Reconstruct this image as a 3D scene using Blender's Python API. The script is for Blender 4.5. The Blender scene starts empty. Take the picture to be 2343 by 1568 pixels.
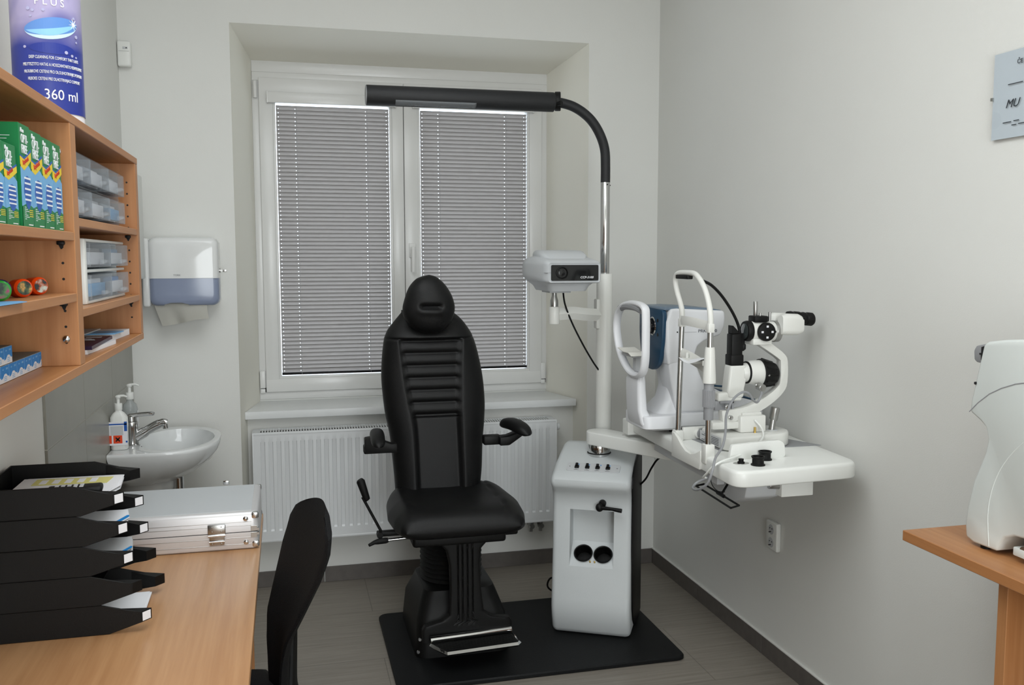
import bpy, bmesh, math, random
from mathutils import Vector, Matrix
random.seed(7)
SC = bpy.context.scene
COL = SC.collection
PI = math.pi
# ------------------------------------------------------------------ materials
def lin(c):
    c = c / 255.0
    return c / 12.92 if c <= 0.04045 else ((c + 0.055) / 1.055) ** 2.4
def rgb(r, g, b): return (lin(r), lin(g), lin(b), 1)
MATS = {}
def mat(name, col, rough=0.5, metal=0.0, bump=0.0, bscale=200.0, var=0.0, vscale=6.0, spec=0.5, trans=0.0, alpha=1.0, coat=0.0, emit=0.0, ior=1.45):
    m = bpy.data.materials.new(name); m.use_nodes = True
    nt = m.node_tree; b = nt.nodes['Principled BSDF']
    b.inputs['Base Color'].default_value = rgb(*col)
    b.inputs['Roughness'].default_value = rough
    b.inputs['Metallic'].default_value = metal
    b.inputs['Specular IOR Level'].default_value = spec
    b.inputs['Transmission Weight'].default_value = trans
    b.inputs['Alpha'].default_value = alpha
    b.inputs['Coat Weight'].default_value = coat
    b.inputs['IOR'].default_value = ior
    if emit:
        b.inputs['Emission Color'].default_value = rgb(*col); b.inputs['Emission Strength'].default_value = emit
    tc = nt.nodes.new('ShaderNodeTexCoord')
    if var > 0:
        n = nt.nodes.new('ShaderNodeTexNoise'); n.inputs['Scale'].default_value = vscale; n.inputs['Detail'].default_value = 4
        nt.links.new(tc.outputs['Object'], n.inputs['Vector'])
        mp = nt.nodes.new('ShaderNodeMapRange'); mp.inputs[1].default_value = 0.3; mp.inputs[2].default_value = 0.7
        mp.inputs[3].default_value = 1 - var; mp.inputs[4].default_value = 1 + var
        nt.links.new(n.outputs['Fac'], mp.inputs[0])
        mx = nt.nodes.new('ShaderNodeVectorMath'); mx.operation = 'SCALE'
        mx.inputs[0].default_value = rgb(*col)[:3]
        nt.links.new(mp.outputs[0], mx.inputs['Scale']); nt.links.new(mx.outputs[0], b.inputs['Base Color'])
    if bump > 0:
        n = nt.nodes.new('ShaderNodeTexNoise'); n.inputs['Scale'].default_value = bscale; n.inputs['Detail'].default_value = 3
        nt.links.new(tc.outputs['Object'], n.inputs['Vector'])
        bp = nt.nodes.new('ShaderNodeBump'); bp.inputs['Strength'].default_value = bump; bp.inputs['Distance'].default_value = 0.002
        nt.links.new(n.outputs['Fac'], bp.inputs['Height']); nt.links.new(bp.outputs[0], b.inputs['Normal'])
    MATS[name] = m
    return m
def wood(name, c1, c2, axis, rough=0.4):
    m = bpy.data.materials.new(name); m.use_nodes = True
    nt = m.node_tree; b = nt.nodes['Principled BSDF']; b.inputs['Roughness'].default_value = rough
    tc = nt.nodes.new('ShaderNodeTexCoord'); mp = nt.nodes.new('ShaderNodeMapping')
    sc = [60, 60, 60]; sc[axis] = 2.2
    mp.inputs['Scale'].default_value = sc
    nt.links.new(tc.outputs['Object'], mp.inputs['Vector'])
    n = nt.nodes.new('ShaderNodeTexNoise'); n.inputs['Scale'].default_value = 1; n.inputs['Detail'].default_value = 6; n.inputs['Roughness'].default_value = 0.6
    nt.links.new(mp.outputs[0], n.inputs['Vector'])
    mp2 = nt.nodes.new('ShaderNodeMapping'); s2 = [9, 9, 9]; s2[axis] = 0.8; mp2.inputs['Scale'].default_value = s2
    nt.links.new(tc.outputs['Object'], mp2.inputs['Vector'])
    n2 = nt.nodes.new('ShaderNodeTexNoise'); n2.inputs['Scale'].default_value = 1; n2.inputs['Detail'].default_value = 3
    nt.links.new(mp2.outputs[0], n2.inputs['Vector'])
    ad = nt.nodes.new('ShaderNodeMath'); ad.operation = 'MULTIPLY_ADD'; ad.inputs[1].default_value = 0.5
    nt.links.new(n2.outputs['Fac'], ad.inputs[0]); 
    h = nt.nodes.new('ShaderNodeMath'); h.operation = 'MULTIPLY'; h.inputs[1].default_value = 0.5
    nt.links.new(n.outputs['Fac'], h.inputs[0]); nt.links.new(h.outputs[0], ad.inputs[2])
    cr = nt.nodes.new('ShaderNodeValToRGB'); cr.color_ramp.elements[0].position = 0.36; cr.color_ramp.elements[1].position = 0.64
    cr.color_ramp.elements[0].color = rgb(*c1); cr.color_ramp.elements[1].color = rgb(*c2)
    nt.links.new(ad.outputs[0], cr.inputs[0]); nt.links.new(cr.outputs[0], b.inputs['Base Color'])
    return m
def floor_mat():
    m = bpy.data.materials.new('floor_tiles'); m.use_nodes = True
    nt = m.node_tree; b = nt.nodes['Principled BSDF']; b.inputs['Roughness'].default_value = 0.42
    tc = nt.nodes.new('ShaderNodeTexCoord')
    br = nt.nodes.new('ShaderNodeTexBrick'); br.offset = 0.5
    br.inputs['Scale'].default_value = 1; br.inputs['Brick Width'].default_value = 1.2; br.inputs['Row Height'].default_value = 0.5
    br.inputs['Mortar Size'].default_value = 0.0016; br.inputs['Mortar Smooth'].default_value = 0.1
    mp0 = nt.nodes.new('ShaderNodeMapping'); mp0.inputs['Location'].default_value = (0.25, -0.03, 0)
    nt.links.new(tc.outputs['Object'], mp0.inputs['Vector']); nt.links.new(mp0.outputs[0], br.inputs['Vector'])
    br.inputs['Color1'].default_value = (1, 1, 1, 1); br.inputs['Color2'].default_value = (0.93, 0.93, 0.93, 1); br.inputs['Mortar'].default_value = (0.55, 0.55, 0.55, 1)
    mp = nt.nodes.new('ShaderNodeMapping'); mp.inputs['Scale'].default_value = (3, 70, 1)
    nt.links.new(tc.outputs['Object'], mp.inputs['Vector'])
    n = nt.nodes.new('ShaderNodeTexNoise'); n.inputs['Scale'].default_value = 1; n.inputs['Detail'].default_value = 6; n.inputs['Roughness'].default_value = 0.7
    nt.links.new(mp.outputs[0], n.inputs['Vector'])
    cr = nt.nodes.new('ShaderNodeValToRGB'); cr.color_ramp.elements[0].position = 0.3; cr.color_ramp.elements[1].position = 0.7
    cr.color_ramp.elements[0].color = rgb(122, 115, 106); cr.color_ramp.elements[1].color = rgb(149, 142, 132)
    nt.links.new(n.outputs['Fac'], cr.inputs[0])
    mx = nt.nodes.new('ShaderNodeMix'); mx.data_type = 'RGBA'; mx.blend_type = 'MULTIPLY'; mx.inputs[0].default_value = 1
    nt.links.new(cr.outputs[0], mx.inputs[6]); nt.links.new(br.outputs['Color'], mx.inputs[7])
    nt.links.new(mx.outputs[2], b.inputs['Base Color'])
    return m

M_wall = mat('wall_plaster', (226, 226, 222), 0.9, bump=0.12, bscale=260, var=0.012, vscale=2.0, spec=0.2)
M_reveal = mat('reveal_plaster', (238, 236, 226), 0.9, bump=0.12, bscale=260, spec=0.2)  # wall plaster made paler and creamier: warm light and brightness put into the colour
M_ceil = mat('ceiling_paint', (238, 238, 234), 0.95, spec=0.1)
M_floor = floor_mat()
M_skirt = mat('skirting_tile', (96, 91, 87), 0.5, var=0.1, vscale=25)
M_tile = mat('wall_tile', (140, 138, 128), 0.3, var=0.05, vscale=8)
M_grout = mat('grout', (190, 188, 180), 0.9)
M_pvc = mat('window_pvc', (222, 222, 220), 0.25)
M_sill = mat('sill_white', (228, 230, 230), 0.35)
M_dark = mat('dark_gap', (28, 28, 28), 0.8)
M_rad = mat('radiator_enamel', (224, 226, 227), 0.25)
M_slat = mat('blind_slat', (184, 180, 177), 0.38, metal=0.0)
M_glass = bpy.data.materials.new('window_glass'); M_glass.use_nodes = True
_nt = M_glass.node_tree; _nt.nodes.clear()
_o = _nt.nodes.new('ShaderNodeOutputMaterial'); _m = _nt.nodes.new('ShaderNodeMixShader'); _t = _nt.nodes.new('ShaderNodeBsdfTransparent'); _g = _nt.nodes.new('ShaderNodeBsdfGlossy')
_g.inputs['Roughness'].default_value = 0.02; _f = _nt.nodes.new('ShaderNodeFresnel'); _f.inputs[0].default_value = 1.45
_ge = _nt.nodes.new('ShaderNodeNewGeometry'); _su = _nt.nodes.new('ShaderNodeMath'); _su.operation = 'SUBTRACT'; _su.inputs[0].default_value = 1; _mq = _nt.nodes.new('ShaderNodeMath'); _mq.operation = 'MULTIPLY'
_nt.links.new(_ge.outputs['Backfacing'], _su.inputs[1]); _nt.links.new(_su.outputs[0], _mq.inputs[0]); _nt.links.new(_f.outputs[0], _mq.inputs[1]); _nt.links.new(_mq.outputs[0], _m.inputs[0]); _nt.links.new(_t.outputs[0], _m.inputs[1]); _nt.links.new(_g.outputs[0], _m.inputs[2]); _nt.links.new(_m.outputs[0], _o.inputs[0])
def clear(name, col, rough, fac):
    m = bpy.data.materials.new(name); m.use_nodes = True; nt = m.node_tree; nt.nodes.clear()
    o = nt.nodes.new('ShaderNodeOutputMaterial'); mx = nt.nodes.new('ShaderNodeMixShader'); t = nt.nodes.new('ShaderNodeBsdfTransparent')
    t.inputs[0].default_value = (0.93, 0.94, 0.95, 1)
    g = nt.nodes.new('ShaderNodeBsdfPrincipled'); g.inputs['Base Color'].default_value = rgb(*col); g.inputs['Roughness'].default_value = rough
    mx.inputs[0].default_value = fac
    nt.links.new(t.outputs[0], mx.inputs[1]); nt.links.new(g.outputs[0], mx.inputs[2]); nt.links.new(mx.outputs[0], o.inputs[0])
    return m
M_clear = clear('clear_plastic', (205, 210, 214), 0.1, 0.17)
M_bottle_clear = clear('clear_bottle', (200, 205, 205), 0.1, 0.45)
BEECH = ((161, 106, 62), (184, 130, 84))
M_beech_y = wood('beech_along_y', *BEECH, 1); M_beech_z = wood('beech_along_z', *BEECH, 2); M_beech_x = wood('beech_along_x', *BEECH, 0)
M_desk = wood('desk_beech', (178, 130, 88), (202, 156, 112), 1, 0.32)
M_leather = mat('black_leather', (9, 9, 10), 0.5, bump=0.25, bscale=420, spec=0.36)
M_seam = mat('leather_seam', (12, 12, 13), 0.5)
M_blackp = mat('black_plastic', (12, 12, 12), 0.5, bump=0.1, bscale=500, spec=0.3)
M_rubber = mat('black_rubber', (12, 12, 12), 0.6, spec=0.3, bump=0.3, bscale=300)
M_plate = mat('base_plate_mat', (17, 18, 19), 0.55, spec=0.25, bump=0.25, bscale=300)
M_bellows = mat('bellows_black', (12, 12, 12), 0.7)
M_lampblk = mat('lamp_black_texture', (30, 31, 33), 0.55, bump=0.3, bscale=700)
M_chrome = mat('chrome', (205, 205, 205), 0.12, metal=1.0)
M_steel = mat('brushed_steel', (176, 176, 174), 0.28, metal=1.0)
M_brass = mat('brass', (190, 160, 90), 0.3, metal=1.0)
M_alu = mat('aluminium', (212, 211, 212), 0.36, metal=0.35)
M_alupanel = mat('case_panel_grey', (194, 198, 201), 0.5, bump=0.12, bscale=400)
M_white = mat('white_enamel', (233, 234, 230), 0.3)
M_cream = mat('cream_enamel', (229, 229, 224), 0.3)
M_console = mat('console_grey_white', (205, 209, 210), 0.45, bump=0.15, bscale=600)
M_greyp = mat('grey_plastic', (148, 149, 152), 0.45)
M_lgrey = mat('light_grey_plastic', (196, 198, 200), 0.4)
M_proj = mat('projector_grey', (200, 203, 206), 0.4)
M_navy = mat('navy_blue_plastic', (26, 62, 88), 0.35)
M_navytop = mat('blue_grey_plastic', (104, 120, 136), 0.4)
M_ceramic = mat('ceramic', (226, 228, 228), 0.08, coat=0.4)
M_blue = mat('smoky_blue_plastic', (138, 148, 172), 0.2, spec=0.6)
M_dispenser = mat('dispenser_white', (226, 227, 226), 0.12)
M_paper = mat('paper_white', (230, 231, 234), 0.7)
M_tissue = mat('tissue_paper', (224, 222, 214), 0.9, bump=0.2, bscale=90)
M_cert = mat('certificate_paper', (196, 206, 214), 0.25)
M_ink = mat('ink_dark', (50, 54, 60), 0.7)
M_lens = mat('dark_lens', (14, 15, 17), 0.08)
M_glassy = mat('lens_glass', (60, 66, 66), 0.05, coat=1)
M_green = mat('box_green', (14, 122, 66), 0.4)
M_greendk = mat('box_green_dark', (8, 98, 50), 0.45)
M_yellow = mat('print_yellow', (232, 202, 40), 0.4)
M_red = mat('print_red', (196, 50, 36), 0.4)
M_pblue = mat('print_blue', (30, 88, 172), 0.4)
M_plblue = mat('print_light_blue', (112, 172, 218), 0.4)
M_white_ink = mat('print_white', (236, 238, 240), 0.5)
M_orange = mat('orange_plastic', (236, 72, 14), 0.25)
M_lime = mat('green_plastic', (40, 150, 50), 0.25)
M_purple = mat('violet_plastic', (40, 36, 92), 0.25)
M_bbox = mat('box_blue', (10, 130, 205), 0.45)
M_indigo = mat('display_indigo', (38, 54, 142), 0.3)
M_mauve = mat('display_mauve', (120, 116, 172), 0.3)
M_cyan = mat('display_cyan', (140, 196, 238), 0.25)
M_cyanlt = mat('display_pale_cyan', (198, 226, 244), 0.25)
M_purpdk = mat('leaflet_purple', (38, 18, 52), 0.3)
M_devw = mat('device_white', (218, 223, 220), 0.4)
M_arw = mat('autorefractor_white', (226, 227, 230), 0.35)
M_orangehaz = mat('hazard_orange', (226, 74, 34), 0.5)
M_cardb = mat('carton_edge_grey', (120, 118, 112), 0.8)
M_label = mat('label_white', (232, 232, 236), 0.5)

# ------------------------------------------------------------------ geometry helpers
class G:
    def __init__(s): s.bm = bmesh.new()
    def _merge(s, b, M=None, bevel=0.0, seg=2, ang=30):
        if bevel > 0:
            ed = [e for e in b.edges if len(e.link_faces) == 2 and e.calc_face_angle(0) > math.radians(ang)]
            if ed: bmesh.ops.bevel(b, geom=ed, offset=bevel, segments=seg, profile=0.5, affect='EDGES', clamp_overlap=True)
        if M is not None: bmesh.ops.transform(b, matrix=M, verts=b.verts)
        me = bpy.data.meshes.new('t'); b.to_mesh(me); b.free(); s.bm.from_mesh(me); bpy.data.meshes.remove(me)
        return s
    def box(s, x0, x1, y0, y1, z0, z1, b=0.0, seg=2, M=None):
        t = bmesh.new(); bmesh.ops.create_cube(t, size=1)
        bmesh.ops.scale(t, vec=(x1 - x0, y1 - y0, z1 - z0), verts=t.verts)
        bmesh.ops.translate(t, vec=((x0 + x1) / 2, (y0 + y1) / 2, (z0 + z1) / 2), verts=t.verts)
        return s._merge(t, M, b, seg)
    def prism(s, pts, axis, a, c, b=0.0, seg=2, M=None, ang=30):
        t = bmesh.new()
        def v(p, d):
            return (d, p[0], p[1]) if axis == 'x' else ((p[0], d, p[1]) if axis == 'y' else (p[0], p[1], d))
        A = [t.verts.new(v(p, a)) for p in pts]; B = [t.verts.new(v(p, c)) for p in pts]
        t.faces.new(A); t.faces.new(B[::-1]); n = len(pts)
        for i in range(n): t.faces.new((A[i], B[i], B[(i + 1) % n], A[(i + 1) % n]))
        bmesh.ops.recalc_face_normals(t, faces=t.faces)
        return s._merge(t, M, b, seg, ang)
    def cyl(s, p0, p1, r0, r1=None, seg=24, b=0.0, M=None):
        r1 = r0 if r1 is None else r1
        return s.tube([p0, p1], [r0, r1], seg, M=M, b=b)
    def tube(s, pts, r, seg=12, closed=False, M=None, b=0.0, sx=1.0, up=None):
        pts = [Vector(p) for p in pts]; n = len(pts)
        rs = r if isinstance(r, (list, tuple)) else [r] * n
        t = bmesh.new(); rings = []; nrm = None
        for i in range(n):
            if closed: d = pts[(i + 1) % n] - pts[i - 1]
            else: d = pts[min(i + 1, n - 1)] - pts[max(i - 1, 0)]
            d.normalize()
            if nrm is None:
                a = Vector(up) if up else (Vector((0, 0, 1)) if abs(d.z) < 0.9 else Vector((1, 0, 0)))
                nrm = (a - d * a.dot(d)).normalized()
            else:
                nrm = (nrm - d * nrm.dot(d)).normalized()
            bi = d.cross(nrm)
            rings.append([t.verts.new(pts[i] + (nrm * math.cos(2 * PI * k / seg) + bi * sx * math.sin(2 * PI * k / seg)) * rs[i]) for k in range(seg)])
        m = n if closed else n - 1
        for i in range(m):
            A, B = rings[i], rings[(i + 1) % n]
            for k in range(seg): t.faces.new((A[k], A[(k + 1) % seg], B[(k + 1) % seg], B[k]))
        if not closed: t.faces.new(rings[0][::-1]); t.faces.new(rings[-1])
        bmesh.ops.recalc_face_normals(t, faces=t.faces)
        return s._merge(t, M, b, 2, 60)
    def lathe(s, prof, c=(0, 0, 0), seg=32, M=None, sx=1.0, sy=1.0):
        t = bmesh.new(); rings = []
        for r, z in prof:
            if r < 1e-6: rings.append([t.verts.new((c[0], c[1], c[2] + z))])
            else: rings.append([t.verts.new((c[0] + r * sx * math.cos(2 * PI * k / seg), c[1] + r * sy * math.sin(2 * PI * k / seg), c[2] + z)) for k in range(seg)])
        for A, B in zip(rings, rings[1:]):
            if len(A) == 1 and len(B) == 1: continue
            for k in range(seg):
                k2 = (k + 1) % seg
                if len(A) == 1: t.faces.new((A[0], B[k2], B[k]))
                elif len(B) == 1: t.faces.new((A[k], A[k2], B[0]))
                else: t.faces.new((A[k], A[k2], B[k2], B[k]))
        bmesh.ops.recalc_face_normals(t, faces=t.faces)
        return s._merge(t, M)
    def loft(s, rings, cap=True, M=None):
        t = bmesh.new(); R = [[t.verts.new(p) for p in r] for r in rings]; n = len(R[0])
        for A, B in zip(R, R[1:]):
            for k in range(n): t.faces.new((A[k], A[(k + 1) % n], B[(k + 1) % n], B[k]))
        if cap: t.faces.new(R[0][::-1]); t.faces.new(R[-1])
        bmesh.ops.recalc_face_normals(t, faces=t.faces)
        return s._merge(t, M)
    def shell(s, front, back, nu, nv):
        """two (nu+1)x(nv+1) sheets sharing an outline"""
        t = bmesh.new()
        F = [[t.verts.new(front(i / nu, j / nv)) for i in range(nu + 1)] for j in range(nv + 1)]
        B = [[t.verts.new(back(i / nu, j / nv)) for i in range(nu + 1)] for j in range(nv + 1)]
        for j in range(nv):
            for i in range(nu):
                t.faces.new((F[j][i], F[j][i + 1], F[j + 1][i + 1], F[j + 1][i])); t.faces.new((B[j][i], B[j + 1][i], B[j + 1][i + 1], B[j][i + 1]))
        for j in range(nv):
            t.faces.new((F[j][0], F[j + 1][0], B[j + 1][0], B[j][0])); t.faces.new((F[j][nu], B[j][nu], B[j + 1][nu], F[j + 1][nu]))
        for i in range(nu):
            t.faces.new((F[0][i], B[0][i], B[0][i + 1], F[0][i + 1])); t.faces.new((F[nv][i], F[nv][i + 1], B[nv][i + 1], B[nv][i]))
        bmesh.ops.remove_doubles(t, verts=t.verts, dist=1e-5)
        bmesh.ops.recalc_face_normals(t, faces=t.faces)
        return s._merge(t)
    def ball(s, c, r, sc=(1, 1, 1), seg=24, M=None):
        t = bmesh.new(); bmesh.ops.create_uvsphere(t, u_segments=seg, v_segments=seg // 2, radius=r)
        bmesh.ops.scale(t, vec=sc, verts=t.verts); bmesh.ops.translate(t, vec=c, verts=t.verts)
        return s._merge(t, M)
    def torus(s, c, R, r, axis='z', seg=32, sub=10):
        pts = []
        for k in range(seg):
            a = 2 * PI * k / seg; u, w = R * math.cos(a), R * math.sin(a)
            d = {'z': (u, w, 0), 'x': (0, u, w), 'y': (u, 0, w)}[axis]
            pts.append((c[0] + d[0], c[1] + d[1], c[2] + d[2]))
        return s.tube(pts, r, sub, closed=True)
def spl(pts, n=8, closed=False):
    """Catmull-Rom through the points"""
    P = [Vector(p) for p in pts]; out = []; N = len(P)
    rng = range(N if closed else N - 1)
    for i in rng:
        if closed: p0, p1, p2, p3 = P[i - 1], P[i], P[(i + 1) % N], P[(i + 2) % N]
        else: p0, p1, p2, p3 = P[max(i - 1, 0)], P[i], P[i + 1], P[min(i + 2, N - 1)]
        for k in range(n):
            t = k / n
            out.append(0.5 * ((2 * p1) + (p2 - p0) * t + (2 * p0 - 5 * p1 + 4 * p2 - p3) * t * t + (3 * p1 - p0 - 3 * p2 + p3) * t ** 3))
    if not closed: out.append(P[-1])
    return [tuple(p) for p in out]
def rrect(x0, x1, y0, y1, r, n=5):
    pts = []
    for cx, cy, a0 in ((x1 - r, y1 - r, 0), (x0 + r, y1 - r, 90), (x0 + r, y0 + r, 180), (x1 - r, y0 + r, 270)):
        for k in range(n + 1):
            a = math.radians(a0 + 90 * k / n); pts.append((cx + r * math.cos(a), cy + r * math.sin(a)))
    return pts
def lerp(tab, x):
    """piecewise linear lookup in [(x, y), ...] sorted by x"""
    if x <= tab[0][0]: return tab[0][1]
    for (a, fa), (b, fb) in zip(tab, tab[1:]):
        if x <= b: return fa + (fb - fa) * (x - a) / (b - a)
    return tab[-1][1]
def smooth_tab(tab, n=6):
    return sorted((p[0], p[1]) for p in spl([(a, b, 0) for a, b in tab], n))
def inv_parent(o, parent):
    o.parent = parent
    w = Matrix.Identity(4)
    if parent.type == 'EMPTY': w = Matrix.LocRotScale(parent.location, parent.rotation_euler, parent.scale)
    o.matrix_parent_inverse = w.inverted()
def obj(name, g, m, parent=None, smooth=32, label=None):
    me = bpy.data.meshes.new(name); bm = g.bm if isinstance(g, G) else g
    bm.to_mesh(me); bm.free()
    ms = m if isinstance(m, (list, tuple)) else [m]
    for x in ms: me.materials.append(x)
    if smooth: 
        for p in me.polygons: p.use_smooth = True
        me.set_sharp_from_angle(angle=math.radians(smooth))
    o = bpy.data.objects.new(name, me); COL.objects.link(o)
    if parent is not None: inv_parent(o, parent)
    if label: o['label'] = label
    return o
def thing(name, label, cat, loc, group=None):
    o = bpy.data.objects.new(name, None); COL.objects.link(o); o.location = loc; o.empty_display_size = 0.05
    o['label'] = label; o['category'] = cat
    if group: o['group'] = group
    return o
def tag(o, label, cat, group=None):
    o['label'] = label; o['category'] = cat
    if group: o['group'] = group
    return o
def struct(o): o['kind'] = 'structure'; return o
def dup(root, off, label=None):
    """copy a thing with its parts and sub-parts, moved by off"""
    r = root.copy(); COL.objects.link(r); r.location = Vector(root.location) + Vector(off)
    if label: r['label'] = label
    for ch in list(root.children):
        c = ch.copy(); COL.objects.link(c); c.parent = r
        for g2 in list(ch.children):
            d = g2.copy(); COL.objects.link(d); d.parent = c
    return r
def text(name, body, size, M, m, parent, ex=0.0004, align='LEFT', shear=0.0, sx=1.0, off=0.0):
    """built-in font, laid out in local XY, placed by matrix M, turned into a mesh"""
    cu = bpy.data.curves.new('t', 'FONT'); cu.body = body; cu.size = size; cu.extrude = ex; cu.align_x = align; cu.shear = shear
    cu.resolution_u = 3; cu.offset = off
    o = bpy.data.objects.new('t', cu); COL.objects.link(o)
    dg = bpy.context.evaluated_depsgraph_get(); me = bpy.data.meshes.new_from_object(o.evaluated_get(dg))
    bpy.data.objects.remove(o); bpy.data.curves.remove(cu)
    me.transform(M @ Matrix.Diagonal((sx, 1, 1, 1)))
    me.name = name; me.materials.clear(); me.materials.append(m)
    q = bpy.data.objects.new(name, me); COL.objects.link(q); inv_parent(q, parent)
    return q
def frame(origin, right, up):
    r = Vector(right).normalized(); u = Vector(up); u = (u - r * u.dot(r)).normalized(); n = r.cross(u)
    m = Matrix((r, u, n)).transposed().to_4x4(); m.translation = Vector(origin); return m
def cut(o, g):
    """subtract a closed volume from a mesh object"""
    me = bpy.data.meshes.new('c'); g.bm.to_mesh(me); g.bm.free(); c = bpy.data.objects.new('c', me); COL.objects.link(c)
    mw = o.matrix_world.copy()
    pr, pi = o.parent, o.matrix_parent_inverse.copy(); o.parent = None
    md = o.modifiers.new('b', 'BOOLEAN'); md.operation = 'DIFFERENCE'; md.object = c; md.solver = 'EXACT'
    bpy.context.view_layer.update(); dg = bpy.context.evaluated_depsgraph_get()
    new = bpy.data.meshes.new_from_object(o.evaluated_get(dg)); o.modifiers.clear(); old = o.data; o.data = new; bpy.data.objects.remove(c)
    if pr: o.parent = pr; o.matrix_parent_inverse = pi
    return o
# ------------------------------------------------------------------ the room
XL, XR, YB, ZC = -0.680, 1.845, 4.34, 3.10      # left wall, right wall, back wall, ceiling
YF = -2.2
struct(obj('floor', G().box(XL - .2, XR + .2, YF - .2, 5.1, -.1, 0), M_floor, smooth=0))
struct(obj('ceiling', G().box(XL - .2, XR + .2, YF - .2, 5.1, ZC, ZC + .1), M_ceil, smooth=0))
struct(obj('wall_left', G().box(XL - .2, XL, YF - .2, 5.1, 0, ZC), M_wall, smooth=0))
struct(obj('wall_right', G().box(XR, XR + .2, YF - .2, 5.1, 0, ZC), M_wall, smooth=0))
struct(obj('wall_front', G().box(XL, XR, YF - .2, YF, 0, ZC), M_wall, smooth=0))
g = G()
g.prism([(XL, YB), (-.215, YB), (-.137, 4.74), (-.137, 5.0), (XL, 5.0)], 'z', 0, ZC)
g.prism([(XR, YB), (1.474, YB), (1.374, 4.74), (1.374, 5.0), (XR, 5.0)], 'z', 0, ZC)
g.prism([(YB, ZC), (YB, 2.645), (4.74, 2.567), (5.0, 2.567), (5.0, ZC)], 'x', -.2149, 1.4739)
g.box(-.25, 1.50, 4.47, 5.0, 0, .846)
g.box(-.15, 1.40, 4.745, 5.0, .80, .895)
wb = struct(obj('wall_back', g, [M_wall, M_reveal], smooth=0))
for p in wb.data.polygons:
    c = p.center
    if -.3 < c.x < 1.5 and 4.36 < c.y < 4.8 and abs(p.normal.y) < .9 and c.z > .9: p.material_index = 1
# skirting
def skirt(name, parts):
    g = G()
    for b in parts: g.box(*b, b=.0015, seg=1)
    return struct(obj(name, g, M_skirt, smooth=0))
sk = skirt('baseboard_right', [(XR - .009, XR, y, min(y + .597, YB), 0, .077) for y in [YF + .6 * i for i in range(11)] if y < YB - .05])
skirt('baseboard_back', [(XL, -.215, YB - .009, YB, 0, .077), (1.474, XR - .009, YB - .009, YB, 0, .077),
                         (-.207, .155, 4.461, 4.47, 0, .077), (.158, .755, 4.461, 4.47, 0, .077), (.758, 1.355, 4.461, 4.47, 0, .077), (1.358, 1.438, 4.461, 4.47, 0, .077)])
skirt('baseboard_left', [(XL, XL + .009, 0, 4.33, 0, .077)])
struct(obj('trim_1', G().box(XR - .010, XR, YF, YB, .077, .081), M_wall, smooth=0))
# tiled splashback on the left wall
g = G()
for i, (a, b) in enumerate(((2.81, 3.318), (3.321, 3.829), (3.832, 4.336))):
    for z0, z1 in ((.447, .747), (.75, 1.05), (1.053, 1.353), (1.356, 1.50)): g.box(XL, XL + .008, a, b, z0, z1, b=.001, seg=1)
struct(obj('trim_2', g, M_tile, smooth=0))
struct(obj('trim_3', G().box(XL, XL + .0065, 2.811, 4.336, .447, 1.5), M_grout, smooth=0))
# ------------------------------------------------------------------ window
win = bpy.data.objects.new('window_1', None); COL.objects.link(win); win.location = (.62, 4.74, .88); win['kind'] = 'structure'
FX0, FX1, FZ0, FZ1, FY = -.137, 1.376, .881, 2.570, 4.74
g = G()
g.box(FX0, FX1, FY, FY + .07, 2.513, FZ1, .003).box(FX0 + .001, FX1 - .001, FY - .004, FY + .07, 2.47, 2.513, .003)
g.box(FX0, FX1, FY, FY + .07, FZ0, .921, .003)
g.box(FX0, -.100, FY + .001, FY + .07, .9, 2.5, .002).box(1.340, FX1, FY + .001, FY + .07, .9, 2.5, .002)
g.box(.575, .64, FY + .01, FY + .07, .9, 2.5)
obj('window_frame', g, M_pvc, win)
def sash(x0, x1, gx0, gx1):
    g = G(); Y0, Y1, z0, z1, gz0, gz1 = FY - .014, FY + .05, .921, 2.485, 1.000, 2.366
    for a, b, c, d in ((x0, x1, gz1 + .012, z1), (x0, x1, z0, gz0 - .012), (x0, gx0 - .012, gz0 - .02, gz1 + .02), (gx1 + .012, x1, gz0 - .02, gz1 + .02)):
        g.box(a, b, Y0, Y1, c, d, .004)
    for a, b, c, d in ((gx0 - .013, gx1 + .013, gz1, gz1 + .013), (gx0 - .013, gx1 + .013, gz0 - .013, gz0), (gx0 - .013, gx0, gz0, gz1), (gx1, gx1 + .013, gz0, gz1)):
        g.box(a, b, Y0 + .006, Y1, c, d, .002)
    s = obj('sash', g, M_pvc, win)
    obj('glass_pane', G().box(gx0 - .005, gx1 + .005, FY + .028, FY + .032, gz0 - .005, gz1 + .005), M_glass, s, smooth=0)
    return s
s1 = sash(-.105, .606, -.027, .536); s2 = sash(.609, 1.344, .692, 1.264)
g = G().box(.628, .664, FY - .022, FY - .014, 1.60, 1.675, .003).cyl((.646, FY - .014, 1.645), (.646, FY - .045, 1.645), .009, seg=16)
g.tube([(.646, FY - .045, 1.655), (.646, FY - .048, 1.60), (.646, FY - .048, 1.525)], [.011, .010, .009], 12, sx=.6)
obj('window_handle', g, M_pvc, s2)
for x, lo in ((-.1215, 0), (1.352, 0)):
    g = G().cyl((x, FY - .009, 2.385), (x, FY - .009, 2.468), .0105, seg=16, b=.002)
    obj('hinge', g, M_pvc, win)
    g = G().box(x - .013, x + .013, FY - .018, FY + .002, .942, 1.03, .003).box(x - .012, x + .012, FY - .016, FY + .002, .918, .939, .002)
    obj('hinge', g, M_pvc, win)
    g = G().box(x - .010, x + .016, FY - .010, FY + .002, .921, .943); obj('hinge_gap', g, M_dark, win, smooth=0)
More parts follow.
